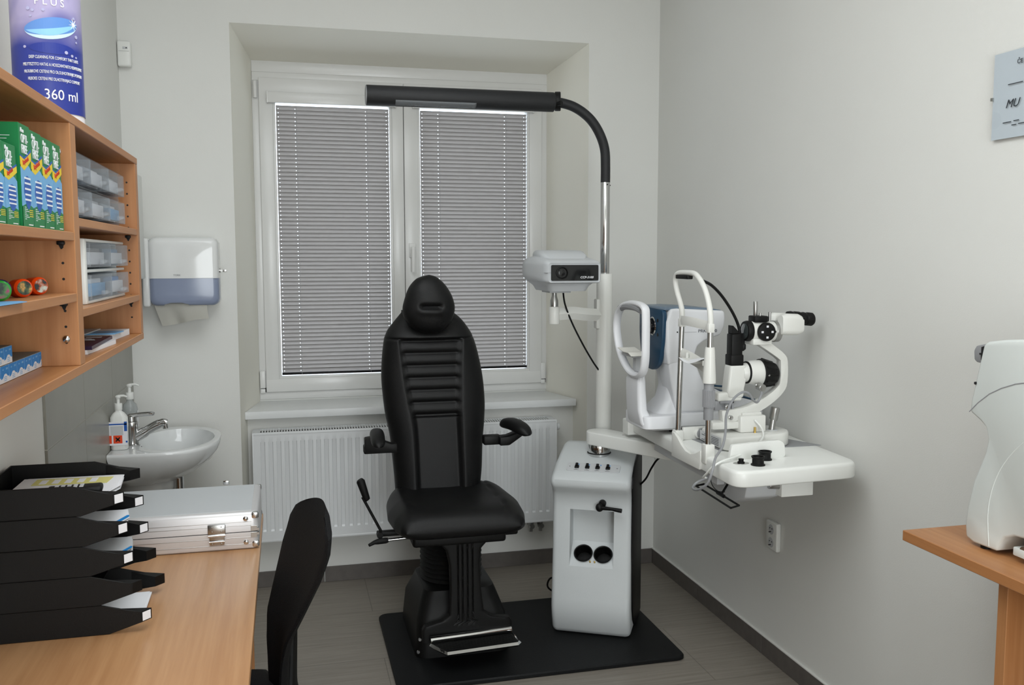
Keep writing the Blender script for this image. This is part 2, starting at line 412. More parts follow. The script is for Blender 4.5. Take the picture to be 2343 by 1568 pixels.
# sill
g = G().prism([(-.198, 4.418), (1.440, 4.418), (1.362, 4.745), (-.137, 4.745)], 'z', .850, .8745, b=.003)
obj('window_sill', g, M_sill, win)
g = G().box(-.199, 1.441, 4.415, 4.424, .838, .8745, .003); obj('sill_nosing', g, M_sill, win)
# blinds
def blind(x0, x1, label):
    t = thing('venetian_blind', label, 'blind', ((x0 + x1) / 2, FY - .02, 1.0), 'grey venetian blinds on the two window sashes')
    Yc = FY + .002
    zt, zb = 2.352, 1.018
    cols = [x0 + .003]
    for hx in (x0 + .014, x0 + (x1 - x0) * .18 - .006, x0 + (x1 - x0) * .80 - .006, x1 - .014): cols += [hx - .0017, hx + .0017]
    cols.append(x1 - .003)
    obj('headrail', G().box(x0 - .036, x1 + .03, FY - .035, FY - .0145, 2.362, 2.414, .002), M_pvc, t)
    for sx in (x0 - .036, x1 + .03): obj('headrail_cap', G().box(sx - .004, sx + .004, FY - .037, FY - .014, 2.360, 2.416, .001), M_pvc, t)
    n = 66; bm = bmesh.new(); w = .0272; tilt = math.radians(57)
    for i in range(n):
        z = zt - (zt - zb) * (i + .5) / n
        rows = []
        for k in range(9):
            u = (k / 8 - .5); bow = .0034 * (1 - 4 * u * u)
            dy = u * w * math.cos(tilt); dz = -u * w * math.sin(tilt)
            # top edge into the room, lower edge to the glass
            y = Yc + dy + bow * math.sin(tilt); zz = z + dz + bow * math.cos(tilt)
            rows.append([bm.verts.new((xx, y, zz)) for xx in cols])
        for ri, (A, B) in enumerate(zip(rows, rows[1:])):
            for ci in range(len(cols) - 1):
                if ci % 2 == 1 and ri == 5: continue        # cord holes
                bm.faces.new((A[ci], A[ci + 1], B[ci + 1], B[ci]))
    bmesh.ops.solidify(bm, geom=bm.faces, thickness=.0004)
    obj('slats', bm, M_slat, t)
    obj('bottom_rail', G().box(x0 + .002, x1 - .002, Yc - .010, Yc + .010, 1.006, 1.0165, .001), M_blackp, t)
    for fx in (.18, .80):
        x = x0 + (x1 - x0) * fx
        obj('ladder_cord', G().cyl((x, Yc - .0145, 1.004), (x, Yc - .0145, 2.364), .0006, seg=6), M_greyp, t)
    return t
blind(-.027, .536, 'grey horizontal slat blind on the left window sash, nearer the towel dispenser')
blind(.692, 1.264, 'grey horizontal slat blind on the right window sash, beside the chart projector')
# ------------------------------------------------------------------ radiator
rad = thing('panel_radiator', 'long white ribbed panel radiator on the wall under the window sill', 'radiator', (.57, 4.38, .25))
RX0, RX1, RY, RZ0, RZ1 = -.163, 1.310, 4.335, .262, .786
bm = bmesh.new(); nx = 39; pitch = (RX1 - RX0 - .05) / nx
xs = [RX0 + .012]
prof = []
for i in range(nx):
    c = RX0 + .025 + (i + .5) * pitch
    prof += [(c - pitch * .30, 0), (c - pitch * .20, 1), (c + pitch * .20, 1), (c + pitch * .30, 0)]
prof = [(RX0, 0)] + prof + [(RX1, 0)]
zs = [(RZ0 + .012, 0), (RZ0 + .052, 0), (RZ0 + .060, 1), (RZ1 - .055, 1), (RZ1 - .043, 0), (RZ1 - .012, 0)]
grid = [[bm.verts.new((x, RY + .006 * (d * e), z)) for x, d in prof] for z, e in zs]
for A, B in zip(grid, grid[1:]):
    for k in range(len(A) - 1): bm.faces.new((A[k], A[k + 1], B[k + 1], B[k]))
g = G(); g.bm = bm
g.box(RX0, RX1, RY + .005, RY + .02, RZ0 + .001, RZ0 + .012, .002).box(RX0, RX1, RY - .001, RY + .02, RZ1 - .013, RZ1 - .001, .003).box(RX0, RX1, RY - .001, RY + .02, RZ0, RZ0 + .013, .003)
g.box(RX0 + .01, RX1 - .01, RY + .018, RY + .10, RZ0 + .01, RZ1 - .012)
obj('front_panel', g, M_rad, rad)
g = G().box(RX0 - .004, RX0 + .002, RY - .002, RY + .105, RZ0, RZ1, .002); obj('side_cover', g, M_rad, rad)
g = G().box(RX1 - .002, RX1 + .004, RY - .002, RY + .105, RZ0, RZ1, .002); obj('side_cover', g, M_rad, rad)
g = G().box(RX0, RX1, RY + .001, RY + .012, RZ1 - .004, RZ1 + .001); g.box(RX0, RX1, RY + .09, RY + .105, RZ1 - .004, RZ1 + .001)
n = 112
for i in range(n + 1):
    x = RX0 + .03 + (RX1 - RX0 - .06) * i / n; g.box(x - .0033, x + .0033, RY + .010, RY + .092, RZ1 - .003, RZ1 + .0005)
g.box(RX0, RX0 + .03, RY + .01, RY + .092, RZ1 - .004, RZ1 + .001).box(RX1 - .03, RX1, RY + .01, RY + .092, RZ1 - .004, RZ1 + .001)
obj('top_grille', g, M_rad, rad, smooth=0)
obj('grille_gap', G().box(RX0 + .02, RX1 - .02, RY + .012, RY + .09, RZ1 - .012, RZ1 - .008), M_dark, rad, smooth=0)
g = G().cyl((RX1 + .004, RY + .045, .742), (RX1 + .018, RY + .045, .742), .010, seg=16).cyl((RX1 + .015, RY + .045, .742), (RX1 + .030, RY + .045, .742), .018, .016, seg=20, b=.003)
obj('vent_plug', g, M_rad, rad)
for x in (1.195, 1.245):
    g = G().cyl((x, RY + .06, .262), (x, RY + .06, .20), .010, seg=14).cyl((x, RY + .06, .245), (x, RY + .06, .222), .015, seg=6).cyl((x, RY + .03, .232), (x, RY + .085, .232), .012, seg=12)
    obj('valve', g, M_steel, rad)
    obj('pipe', G().cyl((x, RY + .07, .232), (x, RY + .135, .232), .008, seg=12), M_rad, rad)
# ------------------------------------------------------------------ wall things
g = G().box(-.686 + .008, -.6225, YB - .045, YB - .008, 2.425, 2.533, .008, 3).box(-.674, -.627, YB - .01, YB, 2.43, 2.528)
ms = thing('motion_sensor', 'small white motion sensor high in the left back corner of the walls', 'sensor', (-.65, YB, 2.48))
obj('housing', g, M_white, ms)
obj('lens_window', G().box(-.655, -.634, YB - .0465, YB - .044, 2.497, 2.507, .001), M_lgrey, ms)
obj('indicator', G().box(-.642, -.637, YB - .0475, YB - .046, 2.500, 2.504), M_dark, ms)
obj('seam', G().box(-.671, -.629, YB - .0462, YB - .0445, 2.488, 2.489), M_greyp, ms, smooth=0)
# paper towel dispenser
td = thing('paper_towel_dispenser', 'white and smoky blue paper towel dispenser on the back wall above the washbasin', 'dispenser', (-.43, YB, 1.38))
def rr_loft(y_list, zlo, zhi, x0, x1):
    rings = []
    for y, ins in y_list: rings.append([(p[0], y, p[1]) for p in rrect(x0 + ins, x1 - ins, zlo + ins, zhi - ins, .028)])
    return rings
body = [(YB, 0), (4.22, 0), (4.206, .003), (4.198, .010), (4.194, .024)]
g = G().loft([[(x, y, z) for (x, z) in [(p[0], p[1]) for p in rrect(-.572 + i, -.283 - i, 1.392 + i, 1.690 - i, .03)]] for y, i in body])
dsp = obj('cover', g, [M_dispenser, M_blue], td, smooth=40)
cut(dsp, G().prism([(-.522, 1.38), (-.402, 1.38), (-.412, 1.398), (-.44, 1.406), (-.485, 1.406), (-.512, 1.398)], 'y', 4.10, 4.30))
bmx = bmesh.new(); bmx.from_mesh(dsp.data)
bmesh.ops.bisect_plane(bmx, geom=bmx.verts[:] + bmx.edges[:] + bmx.faces[:], plane_co=(0, 0, 1.512), plane_no=(0, 0, 1))
bmesh.ops.bisect_plane(bmx, geom=bmx.verts[:] + bmx.edges[:] + bmx.faces[:], plane_co=(0, 4.30, 0), plane_no=(0, 1, 0))
for f in bmx.faces:
    c = f.calc_center_median()
    if c.z < 1.512 and c.y < 4.30: f.material_index = 1
bmx.to_mesh(dsp.data); bmx.free()
obj('base_shell', G().box(-.600, -.569, 4.198, YB, 1.388, 1.686, .010, 3), M_dispenser, td)
obj('seam', G().box(-.566, -.289, 4.1925, 4.2, 1.5115, 1.513), M_lgrey, td)
obj('lock', G().cyl((-.283, 4.25, 1.544), (-.277, 4.25, 1.544), .009, seg=16), M_steel, td)
obj('key', G().box(-.277, -.268, 4.249, 4.251, 1.540, 1.548).box(-.269, -.252, 4.249, 4.251, 1.538, 1.549, .001), M_steel, td)
text('emblem', 'TORK', .011, frame((-.470, 4.1925, 1.522), (1, 0, 0), (0, 0, 1)), M_greyp, td)
# dangling towel
def towel():
    t = bmesh.new(); nx, nz = 24, 10; rows = []
    for j in range(nz + 1):
        v = j / nz; row = []
        for i in range(nx + 1):
            u = i / nx
            x = -.555 + .03 * v ** 1.2 + u * (.218 - .02 * v + .0 * u)
            zb = lerp([(0, 1.302), (.35, 1.312), (.7, 1.330), (1, 1.335)], u)
            zt2 = 1.400
            z = zt2 + (zb - zt2) * v
            y = 4.215 + .012 * math.sin(3.1 * u + 1.1) * v + .018 * v * math.exp(-((u - .33) / .12) ** 2) - .02 * v * u
            row.append(t.verts.new((x, y, z)))
        rows.append(row)
    for A, B in zip(rows, rows[1:]):
        for k in range(nx): t.faces.new((A[k], A[k + 1], B[k + 1], B[k]))
    bmesh.ops.solidify(t, geom=t.faces, thickness=.0012)
    return t
tag(obj('paper_towel', towel(), M_tissue), 'creased white paper towel hanging out of the blue dispenser', 'paper towel')
# slim wall cabinet beside the dispenser
mc = thing('wall_cabinet', 'slim pale wall cabinet behind the beech shelves, next to the towel dispenser', 'cabinet', (-.64, 3.9, 1.52))
obj('carcass', G().box(XL + .001, -.594, 3.62, 4.15, 1.515, 1.943, .003), M_white, mc)
obj('door', G().box(-.594, -.578, 3.62, 4.152, 1.513, 1.945, .004), M_white, mc)
# socket
so = thing('wall_socket', 'white double power socket low on the right wall under the instrument table', 'socket', (XR, 3.13, .5))
g = G().box(1.825, XR, 3.085, 3.168, .455, .568, .006, 3); obj('face_plate', g, M_white, so)
for z in (.537, .485):
    o = obj('outlet', G().cyl((1.8245, 3.127, z), (1.829, 3.127, z), .020, seg=20), M_lgrey, so)
    obj('contact_holes', G().cyl((1.824, 3.120, z + .004), (1.826, 3.120, z + .004), .0028, seg=8).cyl((1.824, 3.136, z + .004), (1.826, 3.136, z + .004), .0028, seg=8).cyl((1.815, 3.127, z - .009), (1.826, 3.127, z - .009), .002, seg=8), M_dark, o)
# certificate
ce = thing('framed_certificate', 'unframed glass plate over a pale blue certificate on the right wall', 'certificate', (XR, 1.93, 2.01))
obj('paper', G().box(XR - .010, XR - .006, 1.77, 2.078, 1.908, 2.130), M_cert, ce)
obj('glass_plate', G().box(XR - .013, XR - .0102, 1.768, 2.080, 1.906, 2.132, .0005, 1), M_glass, ce)
obj('backing', G().box(XR - .006, XR, 1.772, 2.076, 1.910, 2.128), M_cardb, ce)
obj('clip', G().box(XR - .015, XR - .004, 2.074, 2.082, 2.011, 2.019), M_steel, ce)
def ctext(s, y, z, size, **k): return text('lettering', s, size, frame((XR - .0135, y, z), (0, -1, 0), (0, 0, 1)), M_ink, ce, **k)
ctext('ČE', 1.997, 2.092, .016); ctext('MU', 2.030, 1.985, .030, shear=.35)
g = G()
for y0, y1, z in ((2.024, 1.975, 2.043), (1.968, 1.90, 2.045), (2.036, 2.008, 1.947), (2.000, 1.982, 1.948), (2.006, 1.99, 1.938), (1.984, 1.95, 1.939)): g.box(XR - .0138, XR - .0132, y1, y0, z, z + .0022)
obj('fine_print', g, M_ink, ce, smooth=0)
# ------------------------------------------------------------------ beech wall shelf
sh = thing('wall_shelf', 'beech wall shelf unit of open compartments on the left wall', 'shelf', (-.54, 1.9, 1.366))
SX, SB = -.400, XL + .001
SY0, SYD0, SYD1, SYE0, SYE1 = 0.60, 1.958, 2.006, 2.758, 2.797
ZB0, ZB1, ZT0, ZT1 = 1.368, 1.386, 1.864, 1.882
e = .0012
obj('top_panel', G().box(SB, SX, SY0, SYE1, ZT0, ZT1, e, 1), M_beech_y, sh, smooth=0)
obj('bottom_panel', G().box(SB, SX, SY0, SYE1, ZB0, ZB1, e, 1), M_beech_y, sh, smooth=0)
obj('divider', G().box(SB, SX - .0006, SYD0, SYD1, ZB1, ZT0, e, 1), M_beech_z, sh, smooth=0)
obj('side_panel', G().box(SB, SX - .0006, SYE0, SYE1, ZB1, ZT0, e, 1), M_beech_z, sh, smooth=0)
obj('side_panel', G().box(SB, SX - .0006, SY0, SY0 + .036, ZB1, ZT0, e, 1), M_beech_z, sh, smooth=0)
obj('back_panel', G().box(SB, SB + .006, SY0 + .03, SYE0 + .01, ZB0 + .004, ZT1 - .004), M_beech_z, sh, smooth=0)
for (y0, y1, z0) in ((SY0 + .036, SYD0, 1.634), (SY0 + .036, SYD0, 1.514), (SYD1, SYE0, 1.664), (SYD1, SYE0, 1.480)):
    obj('shelf_board', G().box(SB, SX - .0012, y0, y1, z0, z0 + .0172, e, 1), M_beech_y, sh, smooth=0)
g = G()
for z in [1.433 + .0315 * i for i in range(13)]:
    g.cyl((-.424, SYD0 - .0004, z), (-.424, SYD0 + .002, z), .0026, seg=10)
    g.cyl((-.424, SYE0 - .0004, z), (-.424, SYE0 + .002, z), .0026, seg=10)
obj('pin_holes', g, M_dark, sh, smooth=0)
for z in (1.807, 1.440):
    obj('mirror_screw', G().ball((-.424, SYD0 - .002, z), .0075, (1, .7, 1)), M_chrome, sh)
for y, zz in ((SYD0, 1.634), (SYD0, 1.514), (SYE0, 1.664), (SYE0, 1.480)):
    obj('shelf_support', G().box(-.432, -.418, y - .012, y, zz - .008, zz - .0002, .002).prism([(-.430, zz - .007), (-.420, zz - .007), (-.424, zz - .016), (-.426, zz - .016)], 'y', y - .004, y), M_blackp, sh)
# ------------------------------------------------------------------ lens solution cartons
def carton(y0, y1, z0, h, fx, label, deep=.07, open_top=False):
    t = thing('lens_solution_carton', label, 'carton', (fx - deep / 2, (y0 + y1) / 2, z0), 'green lens solution cartons on the upper shelf')
    obj('carton_body', G().box(fx - deep, fx, y0, y1, z0, z0 + h, .0008, 1), [M_green], t, smooth=0)
    w = y1 - y0; X = fx + .0004
    def Q(pts, m, nm, d=.0003):
        obj(nm, G().prism([(y0 + w * a, z0 + h * b) for a, b in pts], 'x', X - .0003, X + d), m, t, smooth=0)
    Q([(.0, .0), (1, 0), (1, .56), (.8, .60), (.4, .64), (0, .60)], M_pblue if False else M_plblue, 'blue_field')
    Q([(.0, .0), (1, 0), (1, .20), (.5, .24), (0, .20)], M_green, 'green_foot', .0004)
    Q([(.0, .58), (.30, .55), (.62, .60), (1, .67), (1, .75), (.66, .70), (.34, .655), (.0, .68)], M_yellow, 'yellow_band', .0005)
    Q([(.0, .68), (.34, .655), (.66, .70), (1, .75), (1, .775), (.62, .715), (.34, .675), (.0, .695)], M_pblue, 'band_edge', .0005)
    pts = [(.55 + .36 * math.cos(a) * (1 if math.sin(a) > 0 else .8), .34 + .165 * math.sin(a)) for a in [2 * PI * k / 24 for k in range(24)]]
    Q(pts, M_pblue, 'oval_panel', .0005)
    g = G()
    for zz in (.47, .42, .365, .31, .26): g.box(X, X + .0007, y0 + w * .28, y0 + w * .84, z0 + h * zz, z0 + h * (zz + .018))
    for k in range(7): g.box(X, X + .0007, y0 + w * .18, y0 + w * (.32 + .13 * ((k * 7) % 3)), z0 + h * (.19 - .019 * k), z0 + h * (.196 - .019 * k))
    g.box(X, X + .0007, y0 + w * .5, y0 + w * .9, z0 + h * .02, z0 + h * .03)
    obj('fine_print', g, M_white_ink, t, smooth=0)
    g = G()
    for k in range(4): g.box(X, X + .0007, y0 + w * .62, y0 + w * .95, z0 + h * (.165 - .02 * k), z0 + h * (.173 - .02 * k))
    obj('fine_print', g, M_yellow, t, smooth=0)
    F = lambda a, b: frame((X + .0004, y0 + w * a, z0 + h * b), (0, 1, 0), (0, 0, 1))
    s = w / .067 * (1 if h > .15 else .84)
    text('lettering', 'OPTI-', .0215 * s, F(.13, .815), M_white_ink, t, sx=.78)
    text('lettering', 'FREE', .0215 * s, F(.15, .715), M_white_ink, t, sx=.80)
    text('lettering', 'Alcon', .011 * s, F(.10, .915), M_white_ink, t, sx=.8)
    Mr = frame((X + .0006, y0 + w * .20, z0 + h * .595), (0, .95, .30), (0, 0, 1))
    text('lettering', 'Replenish', .0125 * s, Mr, M_red, t, sx=.80)
    g = G()
    for k, L in enumerate((.5, .8, .75, .6, 0, .7, .85, .5)):
        if L: g.box(fx - deep * .95, fx - deep * .95 + deep * L, y0 - .0006, y0 + .0002, z0 + h * (.90 - .03 * k), z0 + h * (.905 - .03 * k))
    g2 = g; obj('fine_print', g2, M_white_ink, t, smooth=0)
    return t
zs1 = 1.6514
carton(1.641, 1.7055, zs1, .168, -.412, 'tall green lens solution carton showing its dark green side, first of the four tall ones', .09)
carton(1.707, 1.779, zs1, .165, -.412, 'green lens solution carton, second of the four tall ones from the left')
carton(1.781, 1.851, zs1, .163, -.412, 'green lens solution carton, third of the four tall ones from the left')
carton(1.853, 1.921, zs1, .162, -.412, 'green lens solution carton standing nearest the shelf divider')
carton(1.545, 1.612, zs1, .126, -.411, 'shorter green lens solution carton standing in front of the dark green carton side', .06)
carton(1.468, 1.535, zs1, .126, -.409, 'shorter green lens solution carton cut off by the left edge of the photo', .06)
# ------------------------------------------------------------------ round novelty cases
def rcase(c, r, m, face, d, nm, label):
    t = thing('round_case', label, 'case', (c[0], c[1], c[2] - r), 'round toy cases on the middle shelf')
    d = Vector(d).normalized(); n = Vector(c)
    g = G().tube([n - d * .030, n - d * .027, n - d * .008, n, n + d * .004], [r * .80, r * .97, r, r * .97, r * .78], 32)
    o = obj('shell', g, m, t)
    g = G().cyl(tuple(n + d * .0042), tuple(n + d * .0052), r * .74, seg=28)
    obj('picture_disc', g, face, t)
def blotch(name, a, b, c, sc):
    m = bpy.data.materials.new(name); m.use_nodes = True; nt = m.node_tree; p = nt.nodes['Principled BSDF']; p.inputs['Roughness'].default_value = .2
    tc = nt.nodes.new('ShaderNodeTexCoord'); n = nt.nodes.new('ShaderNodeTexNoise'); n.inputs['Scale'].default_value = sc; n.inputs['Detail'].default_value = 3
    cr = nt.nodes.new('ShaderNodeValToRGB'); cr.color_ramp.elements[0].position = .4; cr.color_ramp.elements[1].position = .62
    cr.color_ramp.elements[0].color = rgb(*a); cr.color_ramp.elements[1].color = rgb(*b); e2 = cr.color_ramp.elements.new(.5); e2.color = rgb(*c)
    nt.links.new(tc.outputs['Object'], n.inputs['Vector']); nt.links.new(n.outputs['Fac'], cr.inputs[0]); nt.links.new(cr.outputs[0], p.inputs['Base Color'])
    return m
B1 = blotch('picture_one', (30, 32, 30), (214, 160, 84), (70, 90, 60), 60); B2 = blotch('picture_two', (40, 44, 44), (190, 200, 190), (170, 90, 60), 75); B3 = blotch('picture_three', (30, 50, 40), (150, 60, 100), (60, 120, 60), 60)
zs2 = 1.5316
rcase((-.445, 1.752, zs2 + .0165), .0165, M_orange, B1, (.62, -.78, .05), 'round_case', 'round orange case with a yellow figure on its lid, left of the other orange one')
rcase((-.445, 1.862, zs2 + .017), .017, M_orange, B2, (.70, -.70, .05), 'round_case', 'round orange case nearest the shelf divider, with a pale swirl on its lid')
rcase((-.440, 1.600, zs2 + .017), .017, M_lime, B3, (.5, -.86, .05), 'round_case', 'bright green round case at the left edge of the middle shelf')
rcase((-.470, 1.712, zs2 + .0165), .0165, M_purple, M_purple, (.2, -.98, .05), 'round_case', 'dark violet round case behind the green one')
g = G().prism([(-.470, 1.38), (-.397, 1.44), (-.392, 1.56), (-.41, 1.585), (-.46, 1.55)], 'z', zs2 + .0002, zs2 + .0012)
tag(obj('leaflet', g, M_plblue, smooth=0), 'pale blue leaflet lying over the front edge of the middle shelf', 'leaflet')
# ------------------------------------------------------------------ small blue cartons
def bcarton(y0, w, z0, label, fx=-.472):
    t = thing('small_lens_carton', label, 'carton', (fx - .06, y0 + w / 2, z0), 'small blue and white lens cartons on the bottom shelf')
    h = .0305
    obj('carton_body', G().box(fx - .12, fx, y0 + .0006, y0 + w - .0006, z0, z0 + h, .0005, 1), M_cardb, t, smooth=0)
    pts = [(y0 + .001, z0 + h - .0008), (y0 + w - .001, z0 + h - .0008), (y0 + w - .001, z0 + .011), (y0 + w * .85, z0 + .010), (y0 + w * .65, z0 + .0155), (y0 + w * .42, z0 + .0155), (y0 + w * .2, z0 + .009), (y0 + .001, z0 + .0075)]
    obj('front_print', G().box(fx - .0002, fx + .0004, y0 + .0008, y0 + w - .0008, z0 + .0006, z0 + h - .0006), M_label, t, smooth=0)
    obj('blue_print', G().prism(pts, 'x', fx + .0002, fx + .0008), M_bbox, t, smooth=0)
    g = G().box(fx + .0008, fx + .0012, y0 + w * .62, y0 + w * .82, z0 + .0225, z0 + .0255).box(fx + .0008, fx + .0012, y0 + w * .2, y0 + w * .32, z0 + .0225, z0 + .0245)
    for k in range(3): g.box(fx + .0004, fx + .0012, y0 + w * .38, y0 + w * .66, z0 + .004 + .003 * k, z0 + .0048 + .003 * k)
    obj('fine_print', g, M_plblue, t, smooth=0)
ys = [1.985 - .0465 * 1.0 - k * .0465 for k in range(12)]
names = ['at the right end of the bottom row', 'second from the right end of the bottom row', 'third from the right end of the bottom row', 'fourth from the right end of the bottom row', 'fifth from the right end of the bottom row', 'sixth from the right end of the bottom row', 'seventh from the right end of the bottom row']
yy = 1.935
for k in range(8):
    bcarton(yy - .0485 * k, .0485, ZB1 + .0003, 'small blue and white lens carton ' + (names[k] if k < 7 else 'at the left edge of the photo, bottom row'))
for k in range(3):
    bcarton(1.716 - .0485 * k, .0485, ZB1 + .0312, 'small blue and white lens carton on top of the row, ' + ('its right end' if k == 0 else ('second from the right' if k == 1 else 'third from the right')))
g = G().lathe([(0, 0), (.018, 0), (.021, .006), (.019, .016), (.012, .022), (0, .023)], (-.418, 1.405, ZB1), 28)
tag(obj('round_tin', g, M_greyp), 'small grey round tin at the left end of the bottom shelf', 'tin')
# ------------------------------------------------------------------ drawer organisers
def organiser(y0, y1, z0, h, fx, label, white):
    t = thing('drawer_organiser', label, 'drawer unit', (fx - .1, (y0 + y1) / 2, z0))
    d = .19; mm = M_white if white else M_clear
    if white:
        g = G().box(fx - d, fx + .004, y0, y0 + .022, z0, z0 + h, .004); obj('side_wall', g, M_white, t)
        obj('side_wall', G().box(fx - d, fx - .02, y1 - .006, y1, z0, z0 + h, .002), M_white, t)
        obj('housing', G().box(fx - d, fx - d + .004, y0 + .02, y1 - .005, z0, z0 + h), M_white, t)
        for zz in (z0, z0 + h / 2 - .003, z0 + h - .007): obj('tray_shelf', G().box(fx - d, fx + .0, y0 + .02, y1 - .003, zz, zz + .007, .002), M_white, t)
    else:
        g = G().box(fx - d, fx - .006, y0, y0 + .003, z0, z0 + h).box(fx - d, fx - .006, y1 - .003, y1, z0, z0 + h)
        obj('side_wall', g, M_clear, t)
        for zz in (z0, z0 + h / 2 - .002, z0 + h - .004): obj('tray_shelf', G().box(fx - d, fx - .002, y0 + .002, y1 - .002, zz, zz + .004, .001), M_lgrey if zz == z0 else M_clear, t)
    off = .022 if white else .004
    nc = 2 if white else 3; W = (y1 - y0 - off - .004) / nc
    for r in range(2):
        for c in range(nc):
            a = y0 + off + W * c + .002; b = a + W - .004
            zz = z0 + .010 + r * (h / 2 - .001); hh = h / 2 - .018
            dr = G().box(fx - .17, fx + .010, a, a + .002, zz, zz + hh).box(fx - .17, fx + .010, b - .002, b, zz, zz + hh)
            dr.prism([(p[0], p[1]) for p in rrect(a, b, zz, zz + hh, .008, 3)], 'x', fx + .008, fx + .0105)
            dr.box(fx - .17, fx + .010, a, b, zz, zz + .002)
            o = obj('drawer', dr, M_clear, t)
            m = (a + b) / 2
            obj('pull', G().prism([(fx + .010, zz + .004), (fx + .026, zz + .010), (fx + .024, zz + .017), (fx + .010, zz + .017)], 'y', m - .014, m + .014, .001), M_clear, o)
            cm = [M_plblue, M_lgrey, M_label, M_bbox, M_paper, M_greyp][(r * 3 + c + (2 if white else 0)) % 6]
            obj('contents', G().box(fx - .15, fx - .012, a + .012, b - .02, zz + .003, zz + hh * .8, .002), cm, o)
            obj('contents', G().box(fx - .010, fx + .002, a + .03, b - .04, zz + .006, zz + hh * .62, .001), M_label if cm != M_label else M_plblue, o)
    return t
organiser(2.012, 2.675, 1.6818, .147, -.428, 'clear drawer organiser with blue packets inside, in the top right compartment', False)
organiser(2.165, 2.690, 1.4976, .146, -.428, 'white framed drawer organiser with clear drawers, in the middle right compartment', True)
# ------------------------------------------------------------------ leaflets in the lower right compartment
zz = ZB1
def sheet(nm, pts, z0, th, m, label, cat='leaflet', tilt=None):
    return tag(obj(nm, G().prism(pts, 'z', z0, z0 + th), m, smooth=0), label, cat)
sheet('booklet', [(-.62, 2.49), (-.440, 2.48), (-.428, 2.73), (-.61, 2.74)], zz + .0005, .016, M_paper, 'thick white booklet lying at the right end of the low compartment', 'booklet')
sheet('booklet', [(-.62, 2.18), (-.43, 2.175), (-.415, 2.44), (-.60, 2.45)], zz + .0005, .010, M_label, 'white booklet under the dark purple leaflet', 'booklet')
o = sheet('leaflet', [(-.60, 2.17), (-.420, 2.175), (-.428, 2.47), (-.59, 2.46)], zz + .0108, .008, M_purpdk, 'dark purple leaflet with a green splash on the low shelf')
obj('green_splash', G().lathe([(0, 0), (.020, 0), (.020, .0006), (0, .0006)], (-.480, 2.215, zz + .019), 9), M_lime, o, smooth=0)
obj('white_print', G().box(-.48, -.445, 2.42, 2.432, zz + .0187, zz + .0192).box(-.52, -.445, 2.34, 2.344, zz + .0187, zz + .0192).box(-.52, -.45, 2.36, 2.364, zz + .0187, zz + .0192).box(-.52, -.46, 2.38, 2.384, zz + .0187, zz + .0192), M_label, o, smooth=0)
sheet('leaflet', [(-.58, 2.52), (-.432, 2.53), (-.425, 2.62), (-.57, 2.62)], zz + .0168, .003, M_plblue, 'light blue leaflet lying on the thick white booklet')
sheet('leaflet', [(-.66, 2.2), (-.50, 2.25), (-.49, 2.66), (-.65, 2.66)], zz + .0205, .003, M_lgrey, 'grey leaflet at the back of the low compartment')
# ------------------------------------------------------------------ oversized bottle display on top of the shelf
bd = thing('bottle_display', 'tall round indigo display bottle reading 360 ml on top of the shelf', 'display', (-.545, 2.46, ZT1))
DC = (-.545, 2.46); DR = .077
def curved(a0, a1, z0, z1, r, th, bm=None, na=24):
    """piece of the round bottle wall between two bearings (radians) and two heights"""
    t = bmesh.new(); A = []; B = []
    for k in range(na + 1):
        a = a0 + (a1 - a0) * k / na; c, s = math.cos(a), math.sin(a)
        A.append([t.verts.new((DC[0] + rr * c, DC[1] + rr * s, z)) for rr, z in ((r, z0), (r + th, z0), (r + th, z1), (r, z1))])
    for P, Q in zip(A, A[1:]):
        for k in range(4): t.faces.new((P[k], P[(k + 1) % 4], Q[(k + 1) % 4], Q[k]))
    t.faces.new(A[0]); t.faces.new(A[-1][::-1]); bmesh.ops.recalc_face_normals(t, faces=t.faces); return t
g = G().lathe([(DR - .001, 0), (DR - .001, .80), (DR - .03, .86), (.03, .90), (.03, .96), (0, .96)], (DC[0], DC[1], ZT1), 64)
M_sleeve = bpy.data.materials.new('display_print'); M_sleeve.use_nodes = True
_nt = M_sleeve.node_tree; _p = _nt.nodes['Principled BSDF']; _p.inputs['Roughness'].default_value = .28
_tc = _nt.nodes.new('ShaderNodeTexCoord'); _mp = _nt.nodes.new('ShaderNodeMapping'); _mp.inputs['Scale'].default_value = (9, 9, 9)
_n = _nt.nodes.new('ShaderNodeTexNoise'); _n.inputs['Scale'].default_value = 1.2; _n.inputs['Detail'].default_value = 2
_sp = _nt.nodes.new('ShaderNodeSeparateXYZ'); _mr = _nt.nodes.new('ShaderNodeMapRange'); _mr.inputs[1].default_value = 2.08; _mr.inputs[2].default_value = 2.15; _mr.inputs[3].default_value = 0; _mr.inputs[4].default_value = 1
_mu = _nt.nodes.new('ShaderNodeMath'); _mu.operation = 'MULTIPLY'
_cr = _nt.nodes.new('ShaderNodeValToRGB'); _cr.color_ramp.elements[0].position = .12; _cr.color_ramp.elements[0].color = rgb(40, 54, 142); _cr.color_ramp.elements[1].position = .55; _cr.color_ramp.elements[1].color = rgb(168, 160, 196)
_nt.links.new(_tc.outputs['Object'], _mp.inputs[0]); _nt.links.new(_mp.outputs[0], _n.inputs['Vector']); _nt.links.new(_tc.outputs['Object'], _sp.inputs[0]); _nt.links.new(_sp.outputs['Z'], _mr.inputs[0])
_nt.links.new(_n.outputs['Fac'], _mu.inputs[0]); _nt.links.new(_mr.outputs[0], _mu.inputs[1]); _nt.links.new(_mu.outputs[0], _cr.inputs[0]); _nt.links.new(_cr.outputs[0], _p.inputs['Base Color'])
obj('bottle_body', g, M_label, bd)
obj('printed_sleeve', G().lathe([(DR - .0005, .062), (DR + .0008, .062), (DR + .0008, .78), (DR - .0005, .78)], (DC[0], DC[1], ZT1), 64), M_sleeve, bd)
